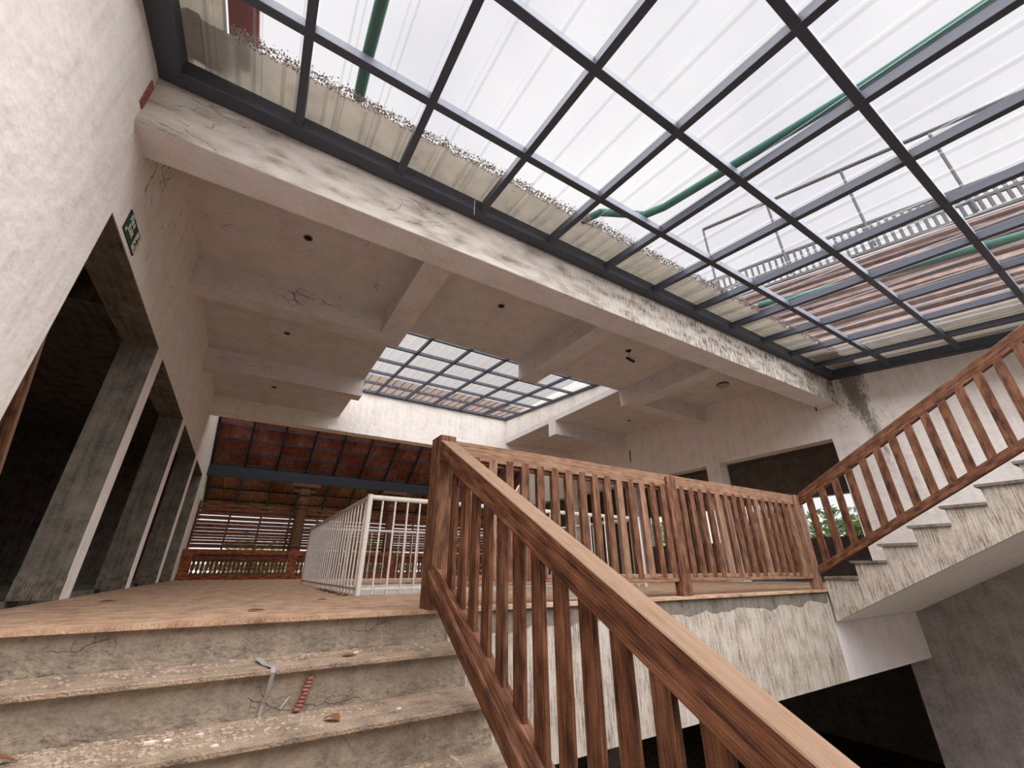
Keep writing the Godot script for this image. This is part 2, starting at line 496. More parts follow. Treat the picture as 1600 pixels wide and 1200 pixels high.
func build_shell() -> void:
	# ---------- left wall with door-wide openings
	var wl := thing("wall_left", "tall cream plastered wall with a row of dark floor-height openings on the left", "wall", P(WL, 0, 2.5), "", "structure")
	var x0 := WL - .27
	var HD := 2.15
	var opens := [[2.79, 4.72], [5.0, 7.1], [7.4, 9.5], [9.85, 11.5]]
	var st := new_st()
	bx(st, x0, WL, -3.4, 3.6, DB - .25, 2.79)
	bx(st, x0, WL, HD, 3.6, 2.79, 12.0)
	bx(st, x0, WL, -3.4, -.25, 2.79, 12.0)
	bx(st, x0, WL, -.3, 4.2, 12.05, 13.9)
	part("plaster", st, M.cream, wl)
	for i in opens.size():
		var pend: float = opens[i + 1][0] if i + 1 < opens.size() else 12.05
		st = new_st()
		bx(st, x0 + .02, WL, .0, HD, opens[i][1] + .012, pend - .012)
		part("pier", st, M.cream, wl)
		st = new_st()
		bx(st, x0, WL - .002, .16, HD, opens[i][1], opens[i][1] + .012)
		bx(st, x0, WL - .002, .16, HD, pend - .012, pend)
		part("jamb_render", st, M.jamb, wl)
		st = new_st()
		bx(st, x0 - .004, WL + .002, 0, .16, opens[i][1] - .006, opens[i][1] + .012)
		part("scratched_base", st, M.dado, wl)
		st = new_st()
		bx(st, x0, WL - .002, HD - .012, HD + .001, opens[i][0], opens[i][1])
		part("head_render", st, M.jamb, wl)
	st = new_st()
	bx(st, x0, WL - .002, 0, HD, 2.79, 2.80)
	part("jamb_render", st, M.jamb, wl)
	st = new_st()
	bx(st, WL - .002, WL + .008, 2.74, 2.94, 2.46, 2.513)
	part("exposed_brick", st, M.clay, wl)
	# unlit rooms behind the openings
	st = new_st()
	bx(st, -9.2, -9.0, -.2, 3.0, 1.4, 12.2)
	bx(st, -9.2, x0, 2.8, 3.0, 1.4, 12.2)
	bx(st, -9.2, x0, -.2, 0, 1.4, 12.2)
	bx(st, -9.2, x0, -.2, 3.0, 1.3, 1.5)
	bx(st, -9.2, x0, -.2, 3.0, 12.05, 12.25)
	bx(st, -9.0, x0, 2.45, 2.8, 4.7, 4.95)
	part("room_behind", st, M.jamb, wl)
	# board leaning inside the first opening
	var lb := thing("leaning_board", "narrow brown board with a pale sawn edge leaning inside the nearest dark opening", "board", P(-1.29, 0, 3.73))
	st = new_st()
	bar(st, P(-1.31, 0.006, 3.73), P(-1.31, 1.62, 3.17), Vector3.RIGHT, .11, .034, .003)
	part("face", st, M.wood_b, lb)
	st = new_st()
	bar(st, P(-1.252, 0.006, 3.73), P(-1.252, 1.62, 3.17), Vector3.RIGHT, .006, .032, .001)
	part("sawn_edge", st, M.wood_worn, lb)

	# ---------- right wall
	var wr := thing("wall_right", "cream plastered wall on the right with wide openings and black mould runs", "wall", P(WR, 0, 2.5), "", "structure")
	var HR := 2.12
	var ro := [[2.76, 4.75], [5.05, 7.0], [7.3, 9.2], [9.5, 11.4]]
	st = new_st()
	bx(st, WR, WR + .25, .3, 3.05, DB - .25, 2.51)
	bx(st, WR, WR + .25, HR, 3.44, 2.51, 12.0)
	bx(st, WR, WR + .25, 0, HR, 2.51, 2.76)
	for i in ro.size():
		var pe: float = ro[i + 1][0] if i + 1 < ro.size() else 12.0
		bx(st, WR, WR + .25, 0, HR, ro[i][1], pe)
	bx(st, WR, WR + .25, -.3, 0, 2.76, 12.0)
	bx(st, WR, WR + .25, -.3, 4.2, 12.0, 13.9)
	part("plaster", st, M.cream, wr)
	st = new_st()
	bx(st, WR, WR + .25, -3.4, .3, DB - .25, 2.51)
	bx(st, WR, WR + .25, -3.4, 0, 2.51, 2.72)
	part("shade_grey_wall", st, M.grey_cement_shade, wr)  # wall below the upper flight: its shade is put into this darker grey
	part("mould_runs", mould_patch(), M.mould, wr)
	# shaded veranda beyond it
	st = new_st()
	bx(st, WR + .25, 11.2, 2.75, 2.95, 1.8, 12.2)
	bx(st, WR + .25, 11.2, -.25, 0, 1.8, 12.2)
	bx(st, WR + .25, 11.2, -.25, 2.95, 1.6, 1.8)
	bx(st, WR + .25, 11.2, -.25, 2.95, 12.0, 12.2)
	bx(st, 11.0, 11.2, 0, .85, 1.8, 12.0)
	bx(st, 11.0, 11.2, 1.72, 2.75, 1.8, 12.0)
	var at := 1.8
	for w in [[3.45, 5.0], [5.3, 6.45], [6.75, 7.7], [8.2, 9.6]]:
		bx(st, 11.0, 11.2, .85, 1.72, at, w[0])
		at = w[1]
	bx(st, 11.0, 11.2, .85, 1.72, at, 12.0)
	part("veranda", st, M.grey_cement_shade, wr)

	# ---------- wall behind the camera and lower hall
	var wb := thing("wall_back", "cream wall closing the stair hall opposite the landing", "wall", P(3, 0, DB), "", "structure")
	st = new_st()
	bx(st, WL - .27, WR + .25, -3.4, 2.75, DB - .25, DB)
	part("plaster", st, M.cream, wb)
	var fl := thing("floor", "dusty tan upper floor with a railed well and stepped edge", "floor", P(3, 0, 7), "", "structure")
	# landing slab with its well (x .98-4.46, d 4.12-7.8)
	st = new_st()
	bx(st, WL, WR, -.02, 0, 2.445, 4.12)
	bx(st, WL, .98, -.03, 0, 4.12, 7.8)
	bx(st, 4.46, WR, -.03, 0, 4.12, 7.8)
	bx(st, WL, WR, -.03, 0, 7.8, 13.2)
	part("dust_covered_paving", st, M.dust, fl)
	st = new_st()
	bx(st, WL, WR, -.2, -.03, 2.7, 4.12)
	bx(st, WL, .98, -.2, -.03, 4.12, 7.8)
	bx(st, 4.46, WR, -.2, -.03, 4.12, 7.8)
	bx(st, WL, WR, -.2, -.03, 8.0, 13.2)
	bx(st, WL, WR, -.42, -.03, 7.8, 8.0)
	part("slab", st, M.cream, fl)
	st = new_st()
	bx(st, 1.09, 5.5, -.82, -.021, 2.475, 2.71)
	part("edge_beam", st, M.runs, fl)
	st = new_st()
	bx(st, 5.5, WR, -.82, -.028, 2.476, 2.71)
	part("edge_beam", st, M.soffit, fl)
	st = new_st()
	# the ragged strip of bare cement under the nosing
	var prof := PackedVector2Array()
	prof.append(Vector2(1.09, -.021))
	prof.append(Vector2(5.5, -.021))
	var rag := FastNoiseLite.new()
	rag.seed = 17
	rag.frequency = 1.1
	rag.fractal_octaves = 5
	for i in 220:
		var px := 5.5 - (i + .5) * 4.41 / 220.0
		prof.append(Vector2(px, -.128 + .055 * rag.get_noise_1d(px * 2.0)))
	prism(st, prof, P(0, 0, 2.4732), Vector3.RIGHT, Vector3.UP, P(0, 0, .0017))
	part("bare_cement_strip", st, M.jamb, fl)
	st = new_st()
	bx(st, WL - .3, 13, -3.5, -3.4, DB - .3, 14)
	part("lower_floor", st, M.jamb, fl)
	st = new_st()
	bx(st, WL - .3, 13, -3.4, -.2, 13.0, 13.2)
	bx(st, 13.0, 13.2, -3.4, -.2, 2.5, 13.2)
	bx(st, WR + .25, 13.2, -3.4, -.2, 2.3, 2.5)
	bx(st, 2.2, 5.3, -3.4, -2.2, 9.4, 9.7)
	bx(st, 6.5, 6.9, -3.4, -.2, 7.2, 7.6)
	bx(st, WR + .25, 13.2, -.3, -.25, 2.3, 13.2)
	bx(st, WL - .3, WL, -3.4, -.25, 11.9, 13.2)
	part("lower_hall", st, M.grey_cement_shade, fl)

	# ---------- ceiling: slab round the upper skylight, with beams
	var ce := thing("ceiling", "flat painted concrete ceiling with cross beams round a second skylight", "ceiling", P(3, YC, 6), "", "structure")
	st = new_st()
	var xl := 1.25
	var xr := 5.53
	var dn := 5.09
	var df := 9.34
	bx(st, WL, WR, YC, YC + .12, 2.79, dn)
	bx(st, WL, xl, YC, YC + .12, dn, df)
	bx(st, xr, WR, YC, YC + .12, dn, df)
	part("slab", st, M.soffit, ce)
	# main beam
	st = new_st()
	bx(st, WL, WR, 2.634, 3.06, 2.515, 2.62)
	part("main_beam", st, M.beam, ce)
	st = new_st()
	bx(st, WL, WR, 2.634, YC + .12, 2.62, 2.79)
	part("main_beam_core", st, M.soffit, ce)
	st = new_st()
	bx(st, WL, WR, 2.631, 2.636, 2.518, 2.788)
	part("beam_soffit", st, M.soffit, ce)
	for b in [[WL, .95, 4.83, 5.088], [WL, xl, 7.11, 7.37], [xr, WR, 7.11, 7.37], [5.86, WR, 4.83, 5.088]]:
		st = new_st()
		bx(st, b[0], b[1], 3.0, YC, b[2], b[3])
		part("cross_beam", st, M.soffit, ce)
	for b in [[.95, 1.25], [3.25, 3.57], [5.53, 5.86]]:
		st = new_st()
		bx(st, b[0], b[1], 3.0, YC, 2.79, 5.088)
		part("cross_beam", st, M.soffit, ce)
	# upstand round the skylight well and the far wall
	st = new_st()
	bx(st, xl - .15, xl, YC + .12, 4.0, dn, df)
	bx(st, xr, xr + .15, YC + .12, 4.0, dn, df)
	bx(st, xl - .15, xr + .15, YC + .12, 3.62, dn - .15, dn)
	part("skylight_upstand", st, M.cream, ce)
	st = new_st()
	bx(st, WL, WR, 2.98, 3.99, df, df + .26)
	part("far_beam", st, M.cream, ce)
	build_cracks(ce, wl)


func mould_patch() -> SurfaceTool:
	# black mould that runs down the right wall from the end of the main beam
	var w := 256
	var h := 384
	var im := Image.create(w, h, false, Image.FORMAT_RGBA8)
	var a := nz(w, h, .03, 4, 61, 1, 4)
	var b := nz(w, h, .12, 3, 62, 1, 3)
	var c := nz(w, h, .2, 2, 63)
	for y in h:
		for x in w:
			var i := y * w + x
			var u := x / float(w)
			var v := y / float(h)
			var core := exp(-pow((u - .42 - .10 * v) / .09, 2)) * (1.25 - v * 1.1) + .8 * exp(-pow((u - .30) / .10, 2)) * maxf(0, .75 - 1.1 * v) + .4 * exp(-pow((u - .62) / .12, 2)) * maxf(0, .6 - v)
			core += .6 * maxf(0, .16 - v) * (1.0 - absf(u - .45) * 1.6)
			var t := core * 1.1 + (a[i] - 128) / 260.0 + (b[i] - 128) / 320.0 + (c[i] - 128) / 420.0 - .40
			var edge := minf(minf(u, 1 - u) * 8.0, minf(1.0, (1 - v) * 4.0))
			t = clampf(t * 1.5, 0, 1) * clampf(edge, 0, 1)
			im.set_pixel(x, y, Color(c8(48, 44, 36).lerp(c8(96, 82, 58), clampf(b[i] / 255.0 * 1.2 - .2, 0, 1)), t * .5))
	var m := mat(Color.WHITE, .95, ImageTexture.create_from_image(im))
	m.transparency = BaseMaterial3D.TRANSPARENCY_ALPHA
	m.texture_repeat = false
	M.mould = m
	var st := new_st()
	var x := WR - .0015
	quad(st, P(x, 3.05, 2.9), P(x, 3.05, 1.4), P(x, 1.3, 1.4), P(x, 1.3, 2.9), Vector3.LEFT, Vector2(0, 0), Vector2(1, 0), Vector2(1, 1), Vector2(0, 1))
	return st


# hair cracks and flaked spots in the paint, as a thin printed film with nothing between the lines
func crack_film(w: int, h: int, starts: Array) -> StandardMaterial3D:
	var im := Image.create(w, h, false, Image.FORMAT_RGBA8)
	im.fill(Color(c8(52, 43, 37), 0))
	for q in starts:
		crack(im, q[0], q[1], q[2], Color(c8(46, 37, 31), .95), .85, q[3])
	var m := mat(Color.WHITE, .95, ImageTexture.create_from_image(im))
	m.transparency = BaseMaterial3D.TRANSPARENCY_ALPHA
	m.texture_repeat = false
	return m


func film(called: String, parent: Node3D, a: Vector3, b: Vector3, c: Vector3, d: Vector3, n: Vector3, m: Material) -> void:
	var st := new_st()
	quad(st, a, b, c, d, n, Vector2(0, 0), Vector2(1, 0), Vector2(1, 1), Vector2(0, 1))
	part(called, st, m, parent)


func build_cracks(ce: Node3D, wl: Node3D) -> void:
	var e := .0015
	# left wall under the end of the main beam: branching cracks running down
	var s := []
	for i in 6:
		s.append([Vector2(rng.randf_range(10, 150), rng.randf_range(2, 30)), Vector2(rng.randf_range(-.3, .3), 1), rng.randi_range(40, 150), 1 if i else 2])
	for i in 7:
		s.append([Vector2(rng.randf_range(10, 360), rng.randf_range(60, 220)), Vector2(1, rng.randf_range(-1, 1)), rng.randi_range(8, 30), 1])
	film("cracked_paint", wl, P(WL + e, YC, 2.8), P(WL + e, YC, 5.0), P(WL + e, 2.3, 5.0), P(WL + e, 2.3, 2.8), Vector3.RIGHT, crack_film(420, 200, s))
	# face of the first cross beam
	s = []
	for i in 9:
		s.append([Vector2(rng.randf_range(5, 380), rng.randf_range(8, 40)), Vector2(1, rng.randf_range(-.1, .4)), rng.randi_range(16, 70), 1 + i % 2])
	film("cracked_paint", ce, P(WL, YC, 4.83 - e), P(.95, YC, 4.83 - e), P(.95, 3.0, 4.83 - e), P(WL, 3.0, 4.83 - e), Vector3(0, 0, 1), crack_film(420, 66, s))
	s = []
	for i in 6:
		s.append([Vector2(rng.randf_range(5, 380), rng.randf_range(8, 40)), Vector2(1, rng.randf_range(-.1, .4)), rng.randi_range(10, 50), 1])
	film("cracked_paint", ce, P(WL, YC, 7.11 - e), P(1.25, YC, 7.11 - e), P(1.25, 3.0, 7.11 - e), P(WL, 3.0, 7.11 - e), Vector3(0, 0, 1), crack_film(460, 66, s))
	# soffit of the first bay
	s = []
	for i in 8:
		s.append([Vector2(rng.randf_range(5, 380), rng.randf_range(5, 380)), Vector2(rng.randf_range(-1, 1), 1), rng.randi_range(8, 36), 1])
	s.append([Vector2(330, 20), Vector2(-.2, 1), 60, 2])
	film("cracked_paint", ce, P(WL, YC - e, 2.79), P(.95, YC - e, 2.79), P(.95, YC - e, 4.83), P(WL, YC - e, 4.83), Vector3.DOWN, crack_film(400, 400, s))
	# left faces of the beams that run away from the main beam
	for x in [3.25, 5.53]:
		s = []
		for i in 9:
			s.append([Vector2(rng.randf_range(5, 420), rng.randf_range(4, 56)), Vector2(rng.randf_range(-1, 1), rng.randf_range(-.6, 1)), rng.randi_range(5, 26), 1 + i % 2])
		film("cracked_paint", ce, P(x - e, YC, 2.79), P(x - e, YC, 5.09), P(x - e, 3.0, 5.09), P(x - e, 3.0, 2.79), Vector3.LEFT, crack_film(460, 64, s))


# ------------------------------------------------------------------ skylights
func roof_y(d: float) -> float:
	return 2.962 + (d - 1.717) * .131


func pane_mesh(w: float, l: float, ribs: int, dull := false) -> ArrayMesh:
	# a corrugated clear sheet lying in the plane x, -z (up the slope); flat troughs and raised ribs
	var am := ArrayMesh.new()
	var flat := new_st()
	var rib := new_st()
	var pitch := w / ribs
	var rw := .052
	var rh := .022
	for k in ribs:
		var a := k * pitch
		var b := a + pitch - rw
		var prof := [Vector2(a, 0), Vector2(b, 0), Vector2(b + .012, rh), Vector2(b + rw - .012, rh), Vector2(b + rw, 0)]
		for i in 4:
			var p: Vector2 = prof[i]
			var q: Vector2 = prof[i + 1]
			var n := Vector3(-(q.y - p.y), q.x - p.x, 0).normalized()
			quad(rib if i in [1, 3] else flat, Vector3(p.x, p.y, 0), Vector3(q.x, q.y, 0), Vector3(q.x, q.y, -l), Vector3(p.x, p.y, -l), n, Vector2.ZERO, Vector2.RIGHT, Vector2.ONE, Vector2.DOWN)
	flat.set_material(M.pane_dull if dull else M.pane)
	rib.set_material(M.rib_dull if dull else M.rib)
	flat.commit(am)
	rib.commit(am)
	return am


func glazed(sk: Node3D, called: String, mesh: Mesh, at: Vector3, slope: float) -> void:
	var o := MeshInstance3D.new()
	o.name = called
	o.mesh = mesh
	sk.add_child(o, true)
	o.position = at - sk.position
	o.rotation.x = slope


func corrugated(st: SurfaceTool, p: Vector3, across: Vector3, along: Vector3, ribs: int, rh := .03) -> void:
	var up := along.cross(across).normalized()
	if up.y < 0:
		up = -up
	var w := across.length()
	var ax := across / w
	var prof := PackedVector2Array()
	var pitch := w / ribs
	for k in ribs:
		var a := k * pitch
		prof.append_array([Vector2(a, 0), Vector2(a + pitch * .62, 0), Vector2(a + pitch * .70, rh), Vector2(a + pitch * .92, rh)])
	prof.append(Vector2(w, 0))
	for i in prof.size() - 1:
		var a := prof[i]
		var b := prof[i + 1]
		var n := (ax * -(b.y - a.y) + up * (b.x - a.x)).normalized()
		for s in [0.0, .004]:
			var o: Vector3 = p + up * s
			quad(st, o + ax * a.x + up * a.y, o + ax * b.x + up * b.y, o + ax * b.x + up * b.y + along, o + ax * a.x + up * a.y + along, n if s > 0 else -n, Vector2(a.x, 0), Vector2(b.x, 0), Vector2(b.x, along.length()), Vector2(a.x, along.length()))


func build_skylights() -> void:
	var sk := thing("window_1", "large sloping skylight of dark steel grid and clear corrugated sheet", "skylight", P(3, 3, 1), "", "structure")
	var sl := atan(.131)
	var along := func(a: float, b: float) -> Vector3: return P(0, (b - a) * .131, b - a)
	var dark: Material = M.steel
	var hh := .075
	var nrm := Vector3(0, cos(sl), sin(sl))
	for i in range(0, 13):
		var x := -.29 + .7314 * (i - 1)
		if i == 0 or i == 12:
			continue
		var st := new_st()
		bar(st, P(x, roof_y(DB), DB) + nrm * hh / 2, P(x, roof_y(2.42), 2.42) + nrm * hh / 2, Vector3.RIGHT, .052, hh, .003)
		part("rafter", st, dark, sk)
	for j in 7:
		var d := 1.717 - .7397 * j
		var st := new_st()
		bar(st, P(WL + .1, roof_y(d), d) + nrm * (hh / 2 + .001), P(WR - .1, roof_y(d), d) + nrm * (hh / 2 + .001), Vector3(0, 0, 1), .052, hh - .002, .003)
		part("purlin", st, dark, sk)
	var st2 := new_st()
	bar(st2, P(WL, roof_y(2.46) + .05, 2.46), P(WR, roof_y(2.46) + .05, 2.46), Vector3(0, 0, 1), .11, .13, .004)
	part("frame", st2, dark, sk)
	for x in [WL + .065, WR - .065]:
		st2 = new_st()
		bar(st2, P(x, roof_y(DB) + .05, DB), P(x, roof_y(2.5) + .05, 2.5), Vector3.RIGHT, .13, .13, .004)
		part("frame", st2, dark, sk)
	var pm := pane_mesh(.7314, .746, 3)
	var short := pane_mesh(.7314, .80, 3)
	for i in range(0, 12):
		var x := -.29 + .7314 * (i - 1)
		for j in 7:
			var d := 1.717 - .7397 * (j + 1)
			if d < DB:
				continue
			glazed(sk, "pane", pm, P(x, roof_y(d), d) + nrm * .082, sl)
		glazed(sk, "pane", short, P(x, roof_y(1.717), 1.717) + nrm * .082, sl)
	# translucent ribbed sheets, lit through from above, that lap over the glazing along three edges
	var e := new_st()
	corrugated(e, P(WL - .3, roof_y(2.07) + .125, 2.07), P(WR - WL + .6, 0, 0), along.call(2.07, 2.85), 36)
	var s1 := solo("roof_sheet", e, M.sheet, "grey translucent ribbed sheet lapping the skylight above the concrete main beam", "roof sheet", "translucent sheets round the skylight")
	e = new_st()
	corrugated(e, P(WL - .3, roof_y(DB) + .165, DB), P(.64, 0, 0), along.call(DB, 2.4), 2)
	solo("roof_sheet", e, M.sheet, "narrow grey translucent sheet over the skylight beside the left wall", "roof sheet", "translucent sheets round the skylight")
	e = new_st()
	corrugated(e, P(6.78, roof_y(DB) + .165, DB), P(1.3, 0, 0), along.call(DB, 2.4), 4)
	solo("roof_sheet", e, M.sheet, "grey translucent sheet over the skylight beside the right wall", "roof sheet", "translucent sheets round the skylight")
	# grit washed down against the edge of the sheet
	var grit := MultiMeshInstance3D.new()
	var mm := MultiMesh.new()
	mm.transform_format = MultiMesh.TRANSFORM_3D
	var gb := BoxMesh.new()
	gb.size = Vector3(.007, .003, .005)
	gb.material = M.grit
	mm.mesh = gb
	mm.instance_count = 9000
	for i in 9000:
		var x := rng.randf_range(-.7, 6.75)
		var off := rng.randf() * .075 + absf(rng.randfn(0, .02)) - .01
		var d := 2.07 - off
		mm.set_instance_transform(i, Transform3D(Basis(Vector3.UP, rng.randf() * TAU).scaled(Vector3.ONE * rng.randf_range(.5, 1.5)), P(x, roof_y(d), d) + nrm * .087))
	grit.multimesh = mm
	grit.name = "roof_grit"
	add_child(grit)
	meta(grit, "band of grey grit caught on the glazing along the ribbed sheet", "grit", "", "stuff")
	# second skylight, over the well in the ceiling
	var sk2 := thing("window_2", "smaller skylight of dark steel grid set in the ceiling over the well", "skylight", P(3.4, 3.8, 7.2), "", "structure")
	var s2 := .092
	var n2 := Vector3(0, cos(s2), sin(s2))
	var yy := func(d: float) -> float: return 3.64 + (d - 5.69) * tan(s2)
	for i in 7:
		var x := 1.24 + .712 * i
		var st := new_st()
		bar(st, P(x, yy.call(4.95), 4.95) + n2 * .03, P(x, yy.call(9.33), 9.33) + n2 * .03, Vector3.RIGHT, .04, .06, .003)
		part("rafter", st, dark, sk2)
	var pm2 := pane_mesh(.712, .727, 4, true)
	for j in range(-1, 6):
		var d: float = 5.69 + .724 * j
		var st := new_st()
		bar(st, P(1.22, yy.call(d), d) + n2 * .03, P(5.55, yy.call(d), d) + n2 * .03, Vector3(0, 0, 1), .04 if j < 5 else .1, .058, .003)
		part("purlin", st, dark, sk2)
		if j < 5:
			for i in 6:
				glazed(sk2, "pane", pm2, P(1.24 + .712 * i, yy.call(d), d) + n2 * .066, s2)


# ------------------------------------------------------------------ stairs
const RISE := .161
const GO := .266
const URISE := .152
const UGO := .284

func build_stairs() -> void:
	var f := thing("stair_flight", "lower concrete stair flight with dusty stone treads leading up to the landing", "stairs", P(0, -1.6, 0))
	var xe := 1.09
	var st: SurfaceTool
	for k in range(0, 13):
		var d := 2.445 - GO * k
		var y := -RISE * k
		if k > 0:
			st = new_st()
			var prof := PackedVector2Array([Vector2(d + .003, y - .019), Vector2(d, y - .016), Vector2(d, y - .003), Vector2(d + .003, y), Vector2(d + GO + .045, y), Vector2(d + GO + .045, y - .019)])
			prism(st, prof, P(WL + .01, 0, 0), P(0, 0, 1), Vector3.UP, P(xe - WL - .01, 0, 0), Vector2(k * .37, k * .21))
			part("tread", st, M.tread, f)
		st = new_st()
		bx(st, WL + .01, xe, y - RISE, y - .018, d + .04, d + .1, Vector2(k * .83, k * .41 + y))
		part("riser", st, M.riser, f)
	st = new_st()
	var sp := PackedVector2Array([Vector2(2.6, -.20), Vector2(2.6, -.46), Vector2(2.445 - GO * 12, -RISE * 12 - .44), Vector2(2.445 - GO * 12, -RISE * 12 - .2)])
	prism(st, sp, P(WL + .01, 0, 0), P(0, 0, 1), Vector3.UP, P(xe - WL - .02, 0, 0))
	part("soffit_slab", st, M.cream, f)
	st = new_st()
	bx(st, WL + .01, xe, -RISE * 12 - .25, -RISE * 12 - .001, DB, 2.445 - GO * 12 + .1)
	part("half_landing", st, M.dust, f)

	# upper flight, coming back towards the camera along the right wall
	var g := thing("stair_flight", "upper concrete stair flight climbing along the right wall with streaked white side", "stairs", P(6.6, 0, 2.4))
	var n := 12
	var side := PackedVector2Array()
	side.append(Vector2(2.445, -.30))
	side.append(Vector2(2.445, .13 - .02))
	for k in n:
		var d := 2.44 - UGO * k
		var y := .13 + URISE * k
		side.append(Vector2(d - .03, y - .025 - (URISE if k > 0 else 0.0)))
		side.append(Vector2(d - .03, y - .022))
	var de := 2.44 - UGO * n
	side.append(Vector2(de, .13 + URISE * (n - 1) - .022))
	side.append(Vector2(de, .13 + URISE * (n - 1) - .4))
	st = new_st()
	prism(st, side, P(5.5, 0, 0), P(0, 0, 1), Vector3.UP, P(.04, 0, 0))
	part("stringer_face", st, stringer(), g)
	st = new_st()
	prism(st, side, P(5.54, 0, 0), P(0, 0, 1), Vector3.UP, P(WR - 5.55, 0, 0))
	part("flight_body", st, M.cream, g)
	for k in n:
		var d := 2.44 - UGO * k
		var y := .13 + URISE * k
		st = new_st()
		bx(st, 5.475, WR - .01, y - .024, y, d - UGO - .03, d)
		part("tread", st, M.jamb, g)
	# the white wall face stepping up behind the treads is the right wall itself


func stringer() -> Material:
	M.runs_side = M.runs.duplicate()
	M.runs_side.uv1_triplanar = true
	M.runs_side.uv1_world_triplanar = true
	M.runs_side.uv1_scale = Vector3(.6, .62, .6)
	return M.runs_side


# ------------------------------------------------------------------ railings
func woods(k: int) -> Material:
	return [M.wood, M.wood_b, M.wood_c, M.wood][k % 4]


func build_railings() -> void:
	# lower flight
	var st: SurfaceTool
	var r := thing("wooden_railing", "dark timber stair railing beside the lower flight, nearest the camera", "railing", P(1, 0, 2.45), "timber railings of the stair")
	var hs := .567
	var top := func(d: float) -> float: return .95 + hs * (d - 2.4)
	var bt := func(d: float) -> float: return .125 + .59 * (d - 2.28)
	st = new_st()
	prism(st, oct(.15, .11, .006), P(1.005, 0, 2.5), P(0, 0, 1), Vector3.RIGHT, Vector3(0, 1.0, 0))
	part("newel_post", st, M.wood, r)
	# handrail: a deep board with a worn flat top
	var d1 := -.9
	var d0 := 2.44
	st = new_st()
	var hp := PackedVector2Array([Vector2(.96, -.128), Vector2(1.05, -.128), Vector2(1.056, -.122), Vector2(1.056, -.004), Vector2(.954, -.004), Vector2(.954, -.122)])
	prism(st, hp, P(0, top.call(d0), d0), Vector3.RIGHT, Vector3.UP, P(0, top.call(d1) - top.call(d0), d1 - d0))
	var hr := part("handrail", st, M.wood_dark, r)
	st = new_st()
	prism(st, PackedVector2Array([Vector2(.954, -.004), Vector2(1.056, -.004), Vector2(1.052, 0), Vector2(.958, 0)]), P(0, top.call(d0), d0), Vector3.RIGHT, Vector3.UP, P(0, top.call(d1) - top.call(d0), d1 - d0))
	var wt := part("worn_top", st, M.wood_worn, hr)
	wt.set_meta("label", "bare hand-worn top of the rail")
	st = new_st()
	var lp := PackedVector2Array([Vector2(.93, -.1), Vector2(1.04, -.1), Vector2(1.04, -.012), Vector2(1.036, -.006), Vector2(.985, -.006), Vector2(.975, .014), Vector2(.966, .018), Vector2(.958, .012), Vector2(.948, -.016), Vector2(.936, -.018), Vector2(.93, -.024)])
	prism(st, lp, P(0, bt.call(d0), d0), Vector3.RIGHT, Vector3.UP, P(0, bt.call(d1) - bt.call(d0), d1 - d0))
	part("bottom_rail", st, M.wood_b, r)
	var variants := []
	for k in 4:
		st = new_st()
		prism(st, oct(.07, .024, .003), P(0, 0, 0), P(0, 0, 1), Vector3.RIGHT, Vector3(0, .80, 0), Vector2(k * .29, k * .37))
		variants.append(st.commit())
	for k in 22:
		var d := 2.285 - .1385 * k
		inst("baluster", variants[k % 4], [M.wood_b, M.wood, M.wood_b, M.wood_dark][(k * 7 + k / 3) % 4], r, P(1.012, bt.call(d) - .06, d) - r.position)

	# landing
	var l := thing("wooden_railing", "weathered timber railing along the edge of the landing, with a middle post", "railing", P(3.3, 0, 2.5), "timber railings of the stair")
	var dl := 2.53
	st = new_st()
	prism(st, oct(.055, .118, .004), P(1.06, .941, dl), P(0, 0, 1), Vector3.UP, P(4.4, 0, 0), Vector2(.3, .4))
	part("handrail", st, M.wood_pale, l)
	st = new_st()
	prism(st, oct(.05, .062, .004), P(1.06, .138, dl), P(0, 0, 1), Vector3.UP, P(4.4, 0, 0), Vector2(.9, .1))
	part("bottom_rail", st, M.wood_pale, l)
	st = new_st()
	prism(st, oct(.03, .028, .003), P(1.06, .87, dl + .008), P(0, 0, 1), Vector3.UP, P(4.4, 0, 0))
	part("lower_strip", st, M.wood_b, l)
	variants = []
	for k in 4:
		st = new_st()
		prism(st, oct(.066, .036, .003), P(0, 0, 0), Vector3.RIGHT, P(0, 0, 1), Vector3(0, .77, 0), Vector2(k * .31, k * .27))
		variants.append(st.commit())
	for k in 15:
		inst("baluster", variants[(k * 3) % 4], [M.wood_c, M.wood, M.wood_pale, M.wood_c, M.wood_b][(k * 2 + k / 4) % 5], l, P(1.25 + .1345 * k, .14, dl - .0105) - l.position)
		inst("baluster", variants[(k * 3 + 1) % 4], [M.wood_c, M.wood, M.wood_pale, M.wood, M.wood_b][(k * 3) % 5], l, P(3.395 + .1355 * k, .14, dl - .0105) - l.position)
	for x in [3.235, 5.455]:
		st = new_st()
		prism(st, oct(.125, .08, .005), P(x, .001, dl - .012), Vector3.RIGHT, P(0, 0, 1), Vector3(0, .975 if x < 4 else 1.0, 0), Vector2(x, 0))
		part("post", st, M.wood if x < 4 else M.wood_pale, l)

	# upper flight
	var u := thing("wooden_railing", "reddish timber railing climbing the upper flight on the right", "railing", P(5.5, 0, 2.4), "timber railings of the stair")
	var us := .53
	var ut := func(d: float) -> float: return 1.0 + us * (2.5 - d)
	var ub := func(d: float) -> float: return .215 + us * (2.5 - d)
	st = new_st()
	prism(st, oct(.06, .128, .005), P(5.5, ut.call(2.46) - .064, 2.46), Vector3.RIGHT, Vector3.UP, P(0, us * 3.4, -3.4), Vector2(.2, .5))
	part("handrail", st, M.wood_b, u)
	st = new_st()
	prism(st, oct(.06, .085, .005), P(5.5, ub.call(2.46) - .042, 2.46), Vector3.RIGHT, Vector3.UP, P(0, us * 3.4, -3.4), Vector2(.7, .2))
